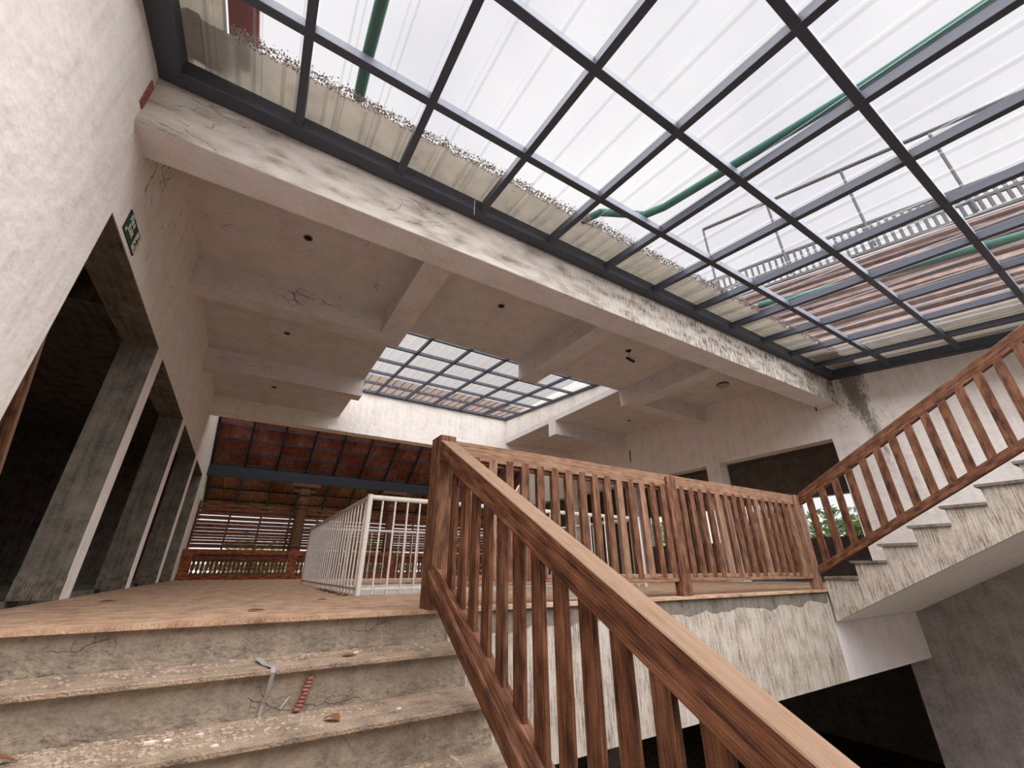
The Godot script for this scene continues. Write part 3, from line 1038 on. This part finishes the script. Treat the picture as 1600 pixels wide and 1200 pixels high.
	part("bottom_rail", st, M.wood_b, u)
	variants = []
	for k in 3:
		st = new_st()
		prism(st, oct(.07, .026, .003), P(0, 0, 0), P(0, 0, 1), Vector3.RIGHT, Vector3(0, .76, 0), Vector2(k * .41, k * .23))
		variants.append(st.commit())
	for k in 21:
		var d := 2.365 - .1535 * k
		inst("baluster", variants[k % 3], [M.wood_b, M.wood, M.wood_b, M.wood_dark][(k * 5 + k / 3) % 4], u, P(5.484, ub.call(d) - .03, d) - u.position)

	# white steel railing round the well
	var m := thing("metal_railing", "white painted steel railing round the well in the floor", "railing", P(2.7, 0, 6))
	var c := [Vector2(.94, 4.08), Vector2(4.5, 4.08), Vector2(4.5, 7.84), Vector2(.94, 7.84)]
	st = new_st()
	tube(st, Vector3.ZERO, Vector3(0, .82, 0), .0095, 7)
	var rod := st.commit()
	for k in 4:
		var a: Vector2 = c[k]
		var b: Vector2 = c[(k + 1) % 4]
		st = new_st()
		tube(st, P(a.x, 0, a.y), P(a.x, .85, a.y), .026)
		part("post", st, M.white_paint, m)
		st = new_st()
		tube(st, P(a.x, .825, a.y), P(b.x, .825, b.y), .024)
		part("top_rail", st, M.white_paint, m)
		st = new_st()
		bar(st, P(a.x, .05, a.y), P(b.x, .05, b.y), Vector3.UP, .02, .02, .002)
		part("bottom_rail", st, M.white_paint, m)
		var cnt := int(a.distance_to(b) / (.122 if k % 2 == 0 else .15))
		for i in range(1, cnt):
			var q := a.lerp(b, i / float(cnt))
			inst("rod", rod, M.white_paint, m, P(q.x, .004, q.y) - m.position)


# ------------------------------------------------------------------ far veranda
func build_far_veranda() -> void:
	var st: SurfaceTool
	var b := thing("wooden_bench", "long reddish timber bench with pierced front panels at the far end", "bench", P(3.3, 0, 12.2))
	st = new_st()
	prism(st, oct(.52, .11, .006), P(WL + .01, .575, 12.36), P(0, 0, 1), Vector3.UP, P(WR - WL - .02, 0, 0))
	part("seat_board", st, M.bench, b)
	st = new_st()
	bx(st, WL + .01, WR - .01, .40, .52, 12.13, 12.17)
	part("apron", st, M.slat, b)
	st = new_st()
	bx(st, WL + .01, WR - .01, .0, .1, 12.12, 12.17)
	part("plinth", st, M.bench, b)
	var posts := [-.96, 1.14, 3.55, 5.9, 7.6]
	# picket of a pierced panel: an outline that leaves three small openings to each side
	var half := [Vector2(.0428, 0), Vector2(.0428, .025), Vector2(.022, .055), Vector2(.014, .075), Vector2(.030, .105), Vector2(.0428, .115), Vector2(.033, .135), Vector2(.0428, .155), Vector2(.034, .175), Vector2(.0428, .195), Vector2(.024, .235), Vector2(.024, .255), Vector2(.0428, .285), Vector2(.0428, .305)]
	var outline := PackedVector2Array()
	for q in half:
		outline.append(q)
	for i in range(half.size() - 1, -1, -1):
		outline.append(Vector2(-half[i].x, half[i].y))
	st = new_st()
	prism(st, outline, Vector3.ZERO, Vector3.RIGHT, Vector3.UP, Vector3(0, 0, -.018))
	var picket := st.commit()
	for k in posts.size():
		st = new_st()
		bx(st, posts[k] - .10, posts[k] + .10, 0, .52, 12.10, 12.2)
		part("post", st, M.bench, b)
		if k < posts.size() - 1:
			var x: float = posts[k] + .145
			while x < posts[k + 1] - .12:
				inst("picket", picket, M.slat, b, P(x, .097, 12.145) - b.position)
				x += .0857
	# slatted screen behind the bench
	var s := thing("slatted_screen", "brown horizontal timber slat screen with daylight between the slats", "screen", P(3.3, 0, 12.66))
	var gaps := [1.62, 1.52, 1.42, 1.315, 1.22, 1.13, 1.05, .97, .91, .85, .775, .68]
	var ux := -1.06
	var cols := []
	while ux < WR:
		cols.append(ux)
		ux += .668
	for k in cols.size():
		st = new_st()
		bx(st, cols[k] - .02, cols[k] + .02, -.03, 1.75, 12.68, 12.72)
		part("upright", st, M.slat, s)
		for i in gaps.size() - 1:
			var y1: float = gaps[i] - (.012 + rng.randf() * .014 if i < 4 else .003 + rng.randf() * .009)
			var y0: float = gaps[i + 1] + rng.randf() * .003
			st = new_st()
			bx(st, cols[k], minf(cols[k] + .668, WR), y0, y1, 12.655, 12.675, Vector2(rng.randf(), rng.randf()))
			part("slat", st, M.slat, s)
	st = new_st()
	bx(st, WL, WR, 1.635, 1.69, 12.64, 12.675)
	part("top_board", st, M.slat, s)
	# turned pillars on the bench
	var desc := ["turned stone pillar on the bench, left of the white railing", "turned stone pillar on the bench, behind the white railing", "turned stone pillar on the bench, far right behind the landing railing"]
	var pp := PackedVector2Array([Vector2(.15, .0), Vector2(.15, .04), Vector2(.135, .06), Vector2(.16, .09), Vector2(.15, .13), Vector2(.145, .16), Vector2(.118, 1.0), Vector2(.135, 1.02), Vector2(.135, 1.05), Vector2(.105, 1.07), Vector2(.14, 1.12), Vector2(.155, 1.18), Vector2(.145, 1.24), Vector2(.11, 1.28), Vector2(.105, 1.33), Vector2(.15, 1.36), Vector2(.15, 1.385), Vector2(0, 1.385)])
	var px := [1.14, 3.5, 5.9]
	for i in 3:
		var pil := thing("carved_pillar", desc[i], "pillar", P(px[i], .632, 12.36), "pillars standing on the bench")
		st = new_st()
		lathe(st, pp, P(px[i], .632, 12.36), 18)
		part("shaft", st, M.stone, pil)
		st = new_st()
		bx(st, px[i] - .11, px[i] + .11, 2.01, 2.19, 12.25, 12.47)
		bx(st, px[i] - .26, px[i] - .11, 2.07, 2.16, 12.29, 12.43)
		bx(st, px[i] + .11, px[i] + .26, 2.07, 2.16, 12.29, 12.43)
		part("bracket", st, M.stone, pil)
		st = new_st()
		bx(st, px[i] - .34, px[i] + .34, 2.19, 2.28, 12.2, 12.52)
		part("capital", st, M.stone, pil)
	st = new_st()
	bar(st, P(WL - .1, 2.42, 12.36), P(WR + .1, 2.42, 12.36), Vector3(0, 0, 1), .16, .25, .005)
	solo("steel_beam", st, M.steel_dark, "dark blue-grey steel beam lying across the pillar capitals", "beam")
	# tile roof: rafters, battens, tiles
	var rf := thing("tiled_roof", "clay tile roof on dark steel rafters seen from below at the far end", "roof", P(3.3, 2.6, 12.3))
	var sl := .75
	var ry := func(d: float) -> float: return 2.62 + (12.35 - d) * sl
	var dh := 9.75
	var dl := 13.75
	for k in 13:
		var x := .36 + .703 * (k - 2)
		st = new_st()
		bar(st, P(x, ry.call(dh), dh), P(x, ry.call(dl), dl), Vector3.RIGHT, .05, .07, .003)
		part("rafter", st, M.steel_dark, rf)
	var rows := 12
	var dd := (dl - dh) / rows
	for j in rows + 1:
		var d := dh + dd * j
		st = new_st()
		bar(st, P(WL, ry.call(d) + .05, d), P(WR, ry.call(d) + .05, d), Vector3(0, 0, 1), .03, .035, .002)
		part("batten", st, M.steel_dark, rf)
	st = new_st()
	var sn := Vector3(0, 1, sl).normalized()
	var run := P(0, -dd * sl, dd) * 1.12
	prism(st, PackedVector2Array([Vector2(0, 0), Vector2(.04, 0), Vector2(.07, .012), Vector2(.26, .012), Vector2(.29, 0), Vector2(.365, 0), Vector2(.365, .016), Vector2(.0, .016)]), Vector3.ZERO, Vector3.RIGHT, Vector3(0, cos(atan(sl)), -sin(atan(sl))), run)
	var tile := st.commit()
	for j in rows:
		var d := dh + dd * j
		for k in 25:
			var x := WL + .0 + .3515 * k
			inst("tile", tile, M.clay if (k * 5 + j * 3) % 4 < 2 else M.clay_b, rf, P(x, ry.call(d) + .085 + rng.randf() * .006, d) - rf.position)


# ------------------------------------------------------------------ fittings
func build_fittings() -> void:
	var st: SurfaceTool
	var grp := "open light points in the ceiling"
	var spots := [[-.09, 3.86, "open wiring hole in the ceiling bay nearest the fire exit sign"], [-.09, 6.06, "open wiring hole in the middle ceiling bay along the left wall"], [-.11, 8.33, "small open wiring hole in the farthest ceiling bay on the left"], [2.21, 3.86, "open wiring hole in the ceiling just before the second skylight"], [6.98, 6.23, "open wiring hole in the ceiling bay right of the second skylight"]]
	for s in spots:
		var o := thing("ceiling_hole", s[2], "ceiling hole", P(s[0], YC, s[1]), grp)
		st = new_st()
		lathe(st, PackedVector2Array([Vector2(0, -.001), Vector2(.036, -.001), Vector2(.036, -.006), Vector2(.034, -.006)]), P(s[0], YC, s[1]), 14)
		part("box_mouth", st, M.black, o)
		st = new_st()
		lathe(st, PackedVector2Array([Vector2(.034, -.007), Vector2(.046, -.004), Vector2(.046, -.0005)]), P(s[0], YC, s[1]), 14)
		part("ragged_rim", st, M.dado, o)
	# lamp holder hanging on its wire
	var l := thing("pendant_lamp_holder", "black lamp holder hanging askew on a short wire from the ceiling", "lamp holder", P(4.51, YC, 3.86))
	st = new_st()
	lathe(st, PackedVector2Array([Vector2(0, -.012), Vector2(.04, -.012), Vector2(.045, 0)]), P(4.51, YC, 3.86), 14)
	part("ceiling_rose", st, M.black, l)
	st = new_st()
	tube(st, P(4.51, YC - .01, 3.86), P(4.522, YC - .13, 3.86), .003, 6)
	part("wire", st, M.black, l)
	st = new_st()
	tube(st, P(4.46, YC - .125, 3.88), P(4.585, YC - .185, 3.84), .022, 10)
	part("holder", st, M.black, l)
	# dome lamp
	var dm := thing("ceiling_lamp", "round grey dome lamp fixed to the ceiling near the main beam", "ceiling lamp", P(6.93, YC, 3.86))
	st = new_st()
	lathe(st, PackedVector2Array([Vector2(.102, 0), Vector2(.105, -.03), Vector2(.094, -.034)]), P(6.93, YC, 3.86), 20)
	part("rim", st, M.jamb, dm)
	st = new_st()
	var dome := PackedVector2Array()
	for i in 8:
		var a := i / 7.0 * PI / 2
		dome.append(Vector2(.094 * cos(a), -.032 - .05 * sin(a)))
	lathe(st, dome, P(6.93, YC, 3.86), 20)
	part("dome", st, M.grey_plastic, dm)
	# hook below the end of the main beam
	st = new_st()
	tube(st, P(7.55, 2.634, 2.77), P(7.55, 2.56, 2.77), .008, 6)
	tube(st, P(7.55, 2.562, 2.77), P(7.50, 2.58, 2.77), .006, 6)
	solo("fan_hook", st, M.black, "small dark hook under the right end of the main beam", "hook")
	# cable ends on the right wall
	st = new_st()
	tube(st, P(WR - .01, 2.9, 7.0), P(WR - .012, 2.63, 7.02), .012, 6)
	solo("cable_end", st, M.black, "short dark cable end on the right wall under the ceiling", "cable")
	st = new_st()
	tube(st, P(1.05, 3.03, 2.3), P(1.05, 2.86, 2.3), .0016, 5)
	solo("hanging_string", st, M.chip, "thin white string hanging from the large skylight frame", "string")
	# fire exit sign
	var sg := thing("fire_exit_sign", "green fire exit sign with running figure on the left wall", "sign", P(WL, 2.27, 3.135))
	var green := mat(c8(22, 66, 50), .5)
	var ivory := mat(c8(226, 222, 200), .5)
	var z := WL
	st = new_st()
	bx(st, z, z + .008, 2.19, 2.345, 2.98, 3.285)
	part("plate", st, green, sg)
	st = new_st()
	bx(st, z + .008, z + .0095, 2.202, 2.334, 3.19, 3.275)
	part("picture_field", st, ivory, sg)
	var font := SystemFont.new()
	font.font_names = PackedStringArray(["Droid Sans"])
	font.font_weight = 700
	var rows := [["Fire", 3.005, 2.279], ["Exit", 3.03, 2.222]]
	for r in rows:
		var tm := TextMesh.new()
		tm.font = font
		tm.text = r[0]
		tm.font_size = 48
		tm.pixel_size = .00128
		tm.depth = .002
		tm.horizontal_alignment = HORIZONTAL_ALIGNMENT_LEFT
		tm.vertical_alignment = VERTICAL_ALIGNMENT_BOTTOM
		var o := inst("lettering", tm, ivory, sg, P(z + .0095, r[2] - .006, r[1]) - sg.position)
		o.rotation.y = PI / 2
	# arrow and running figure, cut from thin plate
	var flat := func(pts: Array, x: float) -> SurfaceTool:
		var s2 := new_st()
		var pr := PackedVector2Array()
		for q in pts:
			pr.append(q)
		prism(s2, pr, Vector3(x, 0, 0), P(0, 0, 1), Vector3.UP, Vector3(.0015, 0, 0))
		return s2
	part("arrow", flat.call([Vector2(3.0, 2.203), Vector2(3.026, 2.203), Vector2(3.018, 2.211), Vector2(3.032, 2.225), Vector2(3.024, 2.233), Vector2(3.009, 2.219), Vector2(3.0, 2.228)], z + .008), ivory, sg)
	var fig := [
		[Vector2(3.236, 2.303), Vector2(3.247, 2.303), Vector2(3.252, 2.309), Vector2(3.252, 2.318), Vector2(3.246, 2.324), Vector2(3.237, 2.324), Vector2(3.231, 2.318), Vector2(3.231, 2.309)],
		[Vector2(3.224, 2.262), Vector2(3.240, 2.258), Vector2(3.250, 2.296), Vector2(3.233, 2.3)],
		[Vector2(3.210, 2.274), Vector2(3.216, 2.268), Vector2(3.243, 2.288), Vector2(3.236, 2.298)],
		[Vector2(3.240, 2.288), Vector2(3.262, 2.266), Vector2(3.268, 2.272), Vector2(3.246, 2.298)],
		[Vector2(3.232, 2.262), Vector2(3.242, 2.258), Vector2(3.256, 2.236), Vector2(3.262, 2.212), Vector2(3.252, 2.210), Vector2(3.245, 2.232)],
		[Vector2(3.224, 2.264), Vector2(3.236, 2.26), Vector2(3.224, 2.236), Vector2(3.200, 2.228), Vector2(3.198, 2.238), Vector2(3.216, 2.244)],
	]
	for q in fig:
		part("running_figure", flat.call(q, z + .0095), green, sg)


# ------------------------------------------------------------------ outside
func build_outside() -> void:
	var st: SurfaceTool
	# green pipes lying on the sheets
	var pipe := func(pts: Array, r: float, label: String) -> void:
		var s := new_st()
		for i in pts.size() - 1:
			tube(s, pts[i], pts[i + 1], r, 10)
		solo("green_pipe", s, M.green, label, "pipe", "green pipes on the roof")
	pipe.call([P(2.06, roof_y(2.1) + .15, 2.1), P(2.12, roof_y(1.92) + .15, 1.92), P(2.46, roof_y(1.72) + .15, 1.72), P(2.52, roof_y(1.55) + .15, 1.55), P(2.66, roof_y(.2) + .15, .2), P(2.72, roof_y(-2.6) + .15, -2.6)], .034, "long bent green pipe lying over the middle of the large skylight")
	pipe.call([P(4.78, roof_y(2.0) + .15, 2.0), P(4.98, roof_y(1.4) + .15, 1.4), P(5.3, roof_y(.0) + .15, 0), P(5.34, roof_y(-2.6) + .15, -2.6)], .04, "green pipe over the right part of the large skylight, nearer the stair rail")
	pipe.call([P(.03, roof_y(2.05) + .14, 2.05), P(.02, roof_y(1.75) + .14, 1.75), P(-.0, roof_y(-2.6) + .14, -2.6)], .036, "short green pipe over the left corner of the large skylight")
	st = new_st()
	bar(st, P(-.66, roof_y(-1.5) + .22, -1.5), P(-.66, roof_y(2.3) + .22, 2.3), Vector3.RIGHT, .16, .03, .003)
	solo("red_strip", st, M.red, "dull red roof strip beside the ribbed sheet above the left corner", "roof strip")
	# neighbouring building, turned against the stair hall
	var b := thing("building", "neighbouring building with red tile roof and grey lattice parapet seen through the skylight", "building", P(15, -3.4, 3))
	var a0 := Vector2(13.4, 9.3)
	var a1 := Vector2(19.2, -6.2)
	var tdir := (a1 - a0).normalized()
	var nrm := Vector2(-absf(tdir.y), -absf(tdir.x)).normalized()
	var W3 := func(q: Vector2, y: float) -> Vector3: return P(q.x, y, q.y)
	st = new_st()
	var lenv: Vector3 = W3.call(a1, 0.0) - W3.call(a0, 0.0)
	var ln := lenv.length()
	var back := Vector3(nrm.x, 0, -nrm.y) * -1.0
	prism(st, PackedVector2Array([Vector2(6, 4.3), Vector2(6, 9.8), Vector2(.1, 9.8), Vector2(-2.6, 4.6), Vector2(-2.6, 4.3)]), W3.call(a0, 0.0), back, Vector3.UP, lenv)
	part("upper_storey", st, M.old_tile_b, b)
	for i in 4:
		var q: Vector2 = a0.lerp(a1, [.02, .42, .72, .98][i])
		st = new_st()
		bx(st, q.x + .8, q.x + 1.2, -3.52, 4.3, q.y - .2, q.y + .2)
		part("column", st, M.jamb, b)
	# tile courses of the roof facing the hall
	var nc := 16
	for i in nc:
		var t0 := i / float(nc)
		var t1 := (i + 1) / float(nc)
		var q0 := Vector2(lerpf(-2.9, .1, t0), lerpf(4.5, 9.85, t0) + .05)
		var q1 := Vector2(lerpf(-2.9, .1, t1), lerpf(4.5, 9.85, t1) - .02)
		st = new_st()
		prism(st, PackedVector2Array([q0 + Vector2(-.06, .04), q1 + Vector2(0, .02), q1 + Vector2(.05, -.03), q0 + Vector2(.0, -.04)]), W3.call(a0, 0.0), back, Vector3.UP, lenv)
		part("tile_course", st, M.old_tile if i % 2 else M.old_tile_b, b)
	# lattice parapet
	st = new_st()
	for yv in [9.9, 10.42, 10.98]:
		bar(st, W3.call(a0, yv), W3.call(a1, yv), Vector3.UP, .1, .08, .003)
	part("lattice_rails", st, M.lattice, b)
	st = new_st()
	bar(st, Vector3.ZERO, Vector3(0, 1.1, 0), Vector3(lenv.x, 0, lenv.z), .08, .06, .003)
	var stick := st.commit()
	var cnt := int(ln / .20)
	for i in cnt:
		inst("lattice_bar", stick, M.lattice, b, W3.call(a0, 9.9) + lenv * (i + .5) / cnt - b.position)
	# pipe handrail on the roof terrace behind it
	var h := thing("roof_railing", "thin dark pipe railing on the roof of the neighbouring building", "railing", P(15, 11, 3))
	var up13 := 13.5
	var s0 := Vector2(14.0, 7.1)
	st = new_st()
	tube(st, W3.call(s0, up13), W3.call(a1, up13), .07, 8)
	part("top_rail", st, M.lattice, h)
	st = new_st()
	tube(st, Vector3.ZERO, Vector3(0, 3.55, 0), .045, 8)
	var postm := st.commit()
	for i in 7:
		inst("post", postm, M.lattice, h, W3.call(s0.lerp(a1, i / 6.0), up13 - 3.55) - h.position)
	# ground
	st = new_st()
	bx(st, -60, 90, -3.9, -3.52, -60, 120)
	solo("ground", st, M.grass, "grassy ground outside the building", "ground", "", "structure")
	# trees
	var crown := leaf_cloud(3200)
	var crown2 := leaf_cloud(3200)
	var spots := [[34, 5.5, 7.4, "tall green tree far outside the veranda window nearest the stair"], [27, 10.0, 6.5, "bushy green tree seen through the right-hand veranda windows, nearest the stair"], [31, 16.5, 7.2, "bushy green tree seen through the veranda windows, second from the stair"], [25, 24, 6.2, "bushy green tree seen through the veranda windows, third from the stair"], [36, 31, 8.0, "tall green tree seen through the veranda windows, farthest along"], [1, 29, 5.2, "green tree behind the slat screen, behind the first pillar"], [7.5, 31, 5.6, "green tree behind the slat screen, behind the second pillar"], [16, 34, 6.0, "green tree behind the slat screen, right end"]]
	for i in spots.size():
		var s: Array = spots[i]
		var t := thing("broadleaf_tree", s[3], "tree", P(s[0], -3.52, s[1]), "trees outside")
		st = new_st()
		lathe(st, PackedVector2Array([Vector2(.16, 0), Vector2(.11, s[2] * .3), Vector2(.05, s[2] * .7)]), P(s[0], -3.52, s[1]), 8)
		part("trunk", st, M.bark, t)
		var cr := inst("foliage", crown if i % 2 else crown2, M.green_leaf, t, Vector3(0, s[2] * .62, 0))
		cr.scale = Vector3(s[2] * .52, s[2] * .42, s[2] * .52)
		cr.rotation.y = i * 1.3


func leaf_cloud(n: int) -> ArrayMesh:
	var st := new_st()
	for i in n:
		var v := Vector3(rng.randfn(0, 1), rng.randfn(0, 1), rng.randfn(0, 1)).normalized()
		var lump := 1.0 + .25 * sin(v.x * 5 + 1.3) * sin(v.y * 4) + .15 * sin(v.z * 9)
		var p := v * pow(rng.randf(), .4) * lump
		var n2 := Vector3(rng.randfn(0, 1), rng.randfn(0, 1) + .8, rng.randfn(0, 1)).normalized()
		var a := n2.cross(Vector3(rng.randf(), rng.randf(), rng.randf() + .01)).normalized() * rng.randf_range(.05, .1)
		var b := n2.cross(a).normalized() * rng.randf_range(.03, .06)
		tri(st, p - a, p + b, p + a, n2, Vector2.ZERO, Vector2.RIGHT, Vector2.ONE)
		tri(st, p - a, p + a, p - b, n2, Vector2.ZERO, Vector2.ONE, Vector2.DOWN)
	return st.commit()


# ------------------------------------------------------------------ debris
func chip_mesh(n: int) -> ArrayMesh:
	var st := new_st()
	var pr := PackedVector2Array()
	for i in n:
		var a := TAU * i / n
		pr.append(Vector2(cos(a), sin(a)) * rng.randf_range(.6, 1.15))
	prism(st, pr, Vector3.ZERO, Vector3.RIGHT, Vector3(0, 0, 1), Vector3(0, .45, 0))
	return st.commit()


func leaf_mesh(l: float, w: float, curl: float) -> ArrayMesh:
	# a dry leaf: folded along its midrib, thick enough to have an edge
	var st := new_st()
	var n := 7
	for side in [-1, 1]:
		for i in n:
			var t0 := i / float(n)
			var t1 := (i + 1) / float(n)
			var w0: float = w * sin(PI * pow(t0, .8)) * side
			var w1: float = w * sin(PI * pow(t1, .8)) * side
			var m0 := Vector3(t0 * l, curl * sin(t0 * PI) * .5, 0)
			var m1 := Vector3(t1 * l, curl * sin(t1 * PI) * .5, 0)
			var e0 := m0 + Vector3(0, absf(w0) * .22, w0)
			var e1 := m1 + Vector3(0, absf(w1) * .22, w1)
			var nn := (m1 - m0).cross(e1 - m0).normalized()
			if nn.y < 0:
				nn = -nn
			var dn := -nn * .0012
			quad(st, m0, m1, e1, e0, nn, Vector2.ZERO, Vector2.RIGHT, Vector2.ONE, Vector2.DOWN)
			quad(st, m0 + dn, m1 + dn, e1 + dn, e0 + dn, -nn, Vector2.ZERO, Vector2.RIGHT, Vector2.ONE, Vector2.DOWN)
			quad(st, e0, e1, e1 + dn, e0 + dn, (e0 - m0).normalized() if e0 != m0 else nn, Vector2.ZERO, Vector2.RIGHT, Vector2.ONE, Vector2.DOWN)
	return st.commit()


func build_debris() -> void:
	var st: SurfaceTool
	var y1 := -RISE
	var y2 := -RISE * 2
	var y3 := -RISE * 3
	var d1 := 2.445 - GO
	var d2 := 2.445 - GO * 2
	var d3 := 2.445 - GO * 3
	# crumbled plaster and sand lying on the treads
	var chips := [chip_mesh(5), chip_mesh(6), chip_mesh(5)]
	var defs := [["plaster_crumbs", y2, d2, -.95, .45, 1100, "pale crumbs of plaster strewn over the second tread from the landing"], ["sandy_crumbs", y1, d1, -1.05, .95, 420, "sandy crumbs along the back of the first tread below the landing"], ["sand_grains", y3, d3, .2, .95, 260, "sparse sand grains on the lowest tread in view"]]
	for f in defs:
		var mmi := MultiMeshInstance3D.new()
		var mm := MultiMesh.new()
		mm.transform_format = MultiMesh.TRANSFORM_3D
		var cm: ArrayMesh = chips[0]
		mm.mesh = cm
		mm.instance_count = f[5]
		for i in f[5]:
			var x := clampf(rng.randfn((f[3] + f[4]) / 2, (f[4] - f[3]) * .3), WL + .02, .9)
			var back := pow(rng.randf(), 1.5 if f[0] != "plaster_crumbs" else .9)
			var d: float = f[2] + GO + .03 - back * (GO - .03)
			var sz := pow(rng.randf(), 2.2) * .0085 + .002
			mm.set_instance_transform(i, Transform3D(Basis(Vector3.UP, rng.randf() * TAU).scaled(Vector3(sz, sz, sz)), P(x, f[1], d)))
		mmi.multimesh = mm
		mmi.material_override = M.grain_tan
		mmi.name = f[0]
		add_child(mmi)
		meta(mmi, f[6], "crumbs", "", "stuff")
	# larger chips
	var big := [[-.12, y2, d2 + .19, .020, "white plaster chip near the back of the second tread, largest of the pair"], [-.07, y2, d2 + .185, .014, "white plaster chip beside the larger one on the second tread"], [.065, y2, d2 + .05, .013, "white plaster chip near the front edge of the second tread"], [.02, y2, d2 + .2, .012, "thin pale plaster chip against the riser of the second tread"], [.58, y1, d1 + .2, .016, "pale plaster chip on the first tread towards the railing"], [.70, y2, d2 + .12, .012, "pale plaster chip on the second tread towards the railing"]]
	for i in big.size():
		var b: Array = big[i]
		var o := inst(numbered("plaster_chip"), chips[i % 3], M.chip, self, P(b[0], b[1], b[2]))
		o.scale = Vector3(b[3], b[3] * .7, b[3] * .8)
		o.rotation.y = i * 1.1
		meta(o, b[4], "plaster chip", "plaster chips on the stair")
	# dry leaves
	var leaves := [[-.55, y2 + .002, d2 + .16, .13, .4, "curled brown leaf on the second tread, at the left edge of the photo"], [.46, y2 + .002, d2 + .08, .075, 2.3, "crumpled brown leaf in the middle of the second tread"], [.10, .001, 2.85, .09, .2, "dark dry leaf lying on the landing beside the white railing"], [-.75, .001, 4.2, .10, .1, "dark dry leaf on the landing in front of the second opening"], [.62, .001, 3.6, .07, 2.9, "small dry leaf on the landing near the timber newel post"], [.5, y1 + .001, d1 + .12, .07, .1, "flat straw-coloured leaf on the first tread"]]
	for i in leaves.size():
		var q: Array = leaves[i]
		var o := inst(numbered("dry_leaf"), leaf_mesh(q[3], q[3] * .3, q[3] * (.3 if i < 2 else .06)), M.leaf_dry, self, P(q[0], q[1] + .003, q[2]))
		o.rotation.y = q[4]
		meta(o, q[5], "leaf", "dry leaves on the stair")
	# grey peeled strip hanging over the nosing of the first tread
	st = new_st()
	var pts := [P(.165, y1 + .014, d1 + .21), P(.19, y1 + .004, d1 + .1), P(.215, y1 + .006, d1 + .012), P(.217, y1 - .01, d1 - .006), P(.214, y1 - .07, d1 + .012), P(.205, y1 - .12, d1 + .03), P(.20, y1 - .157, d1 + .026)]
	for i in pts.size() - 1:
		bar(st, pts[i], pts[i + 1], Vector3.RIGHT, .022 - .002 * i, .003, .0008)
	solo("peeled_strip", st, mat(c8(150, 144, 140), .8), "grey peeled strip hanging over the edge of the first tread", "strip")
	# red mud daub on the second riser
	var mud := thing("mud_daub", "crumbly red mud daub stuck to the second riser", "mud daub", P(.36, y2, d1 + .04))
	st = new_st()
	for i in 9:
		var yv := y2 + .008 + i * .0125
		var xx := .335 + i * .0035 + rng.randf_range(-.004, .004)
		lathe(st, PackedVector2Array([Vector2(0, 0), Vector2(.017, .003), Vector2(.014, .011), Vector2(.004, .014)]), P(xx, yv, d1 + .021), 7)
	part("mud", st, M.clay, mud)
	# straw
	st = new_st()
	tube(st, P(.27, y2 + .02, d1 + .03), P(.298, y2 + .055, d1 + .037), .0015, 5)
	solo("straw", st, M.chip, "pale straw stuck to the second riser", "straw")
	# twigs swept along the foot of the white railing
	var tw := new_st()
	for i in 70:
		var d := rng.randf_range(4.0, 5.6)
		var a := rng.randf() * TAU
		var p := P(.835 + rng.randfn(0, .012), .004, d)
		tube(tw, p, p + Vector3(cos(a), rng.randf() * .25, sin(a)) * rng.randf_range(.015, .05), .003, 4)
	solo("leaf_litter", tw, M.bark, "dark twigs and litter along the foot of the white railing", "litter", "", "stuff")
	# crumpled cloth under the landing railing
	st = new_st()
	var g := 14
	var cn := FastNoiseLite.new()
	cn.seed = 9
	cn.frequency = 9.0
	var H := func(i: int, j: int) -> Vector3:
		var u := i / float(g)
		var v := j / float(g)
		var e := sin(PI * u) * sin(PI * v)
		return P(2.0 + u * .75, .004 + e * (.035 + .05 * cn.get_noise_2d(u * .75, v * .2)), 2.62 + v * .16)
	for i in g:
		for j in g:
			var A: Vector3 = H.call(i, j)
			var B: Vector3 = H.call(i + 1, j)
			var C: Vector3 = H.call(i + 1, j + 1)
			var D: Vector3 = H.call(i, j + 1)
			var nn := (B - A).cross(D - A).normalized()
			if nn.y < 0:
				nn = -nn
			quad(st, A, B, C, D, nn, Vector2.ZERO, Vector2.RIGHT, Vector2.ONE, Vector2.DOWN)
	solo("crumpled_cloth", st, M.white_paint, "crumpled grey-white cloth lying under the landing railing", "cloth")
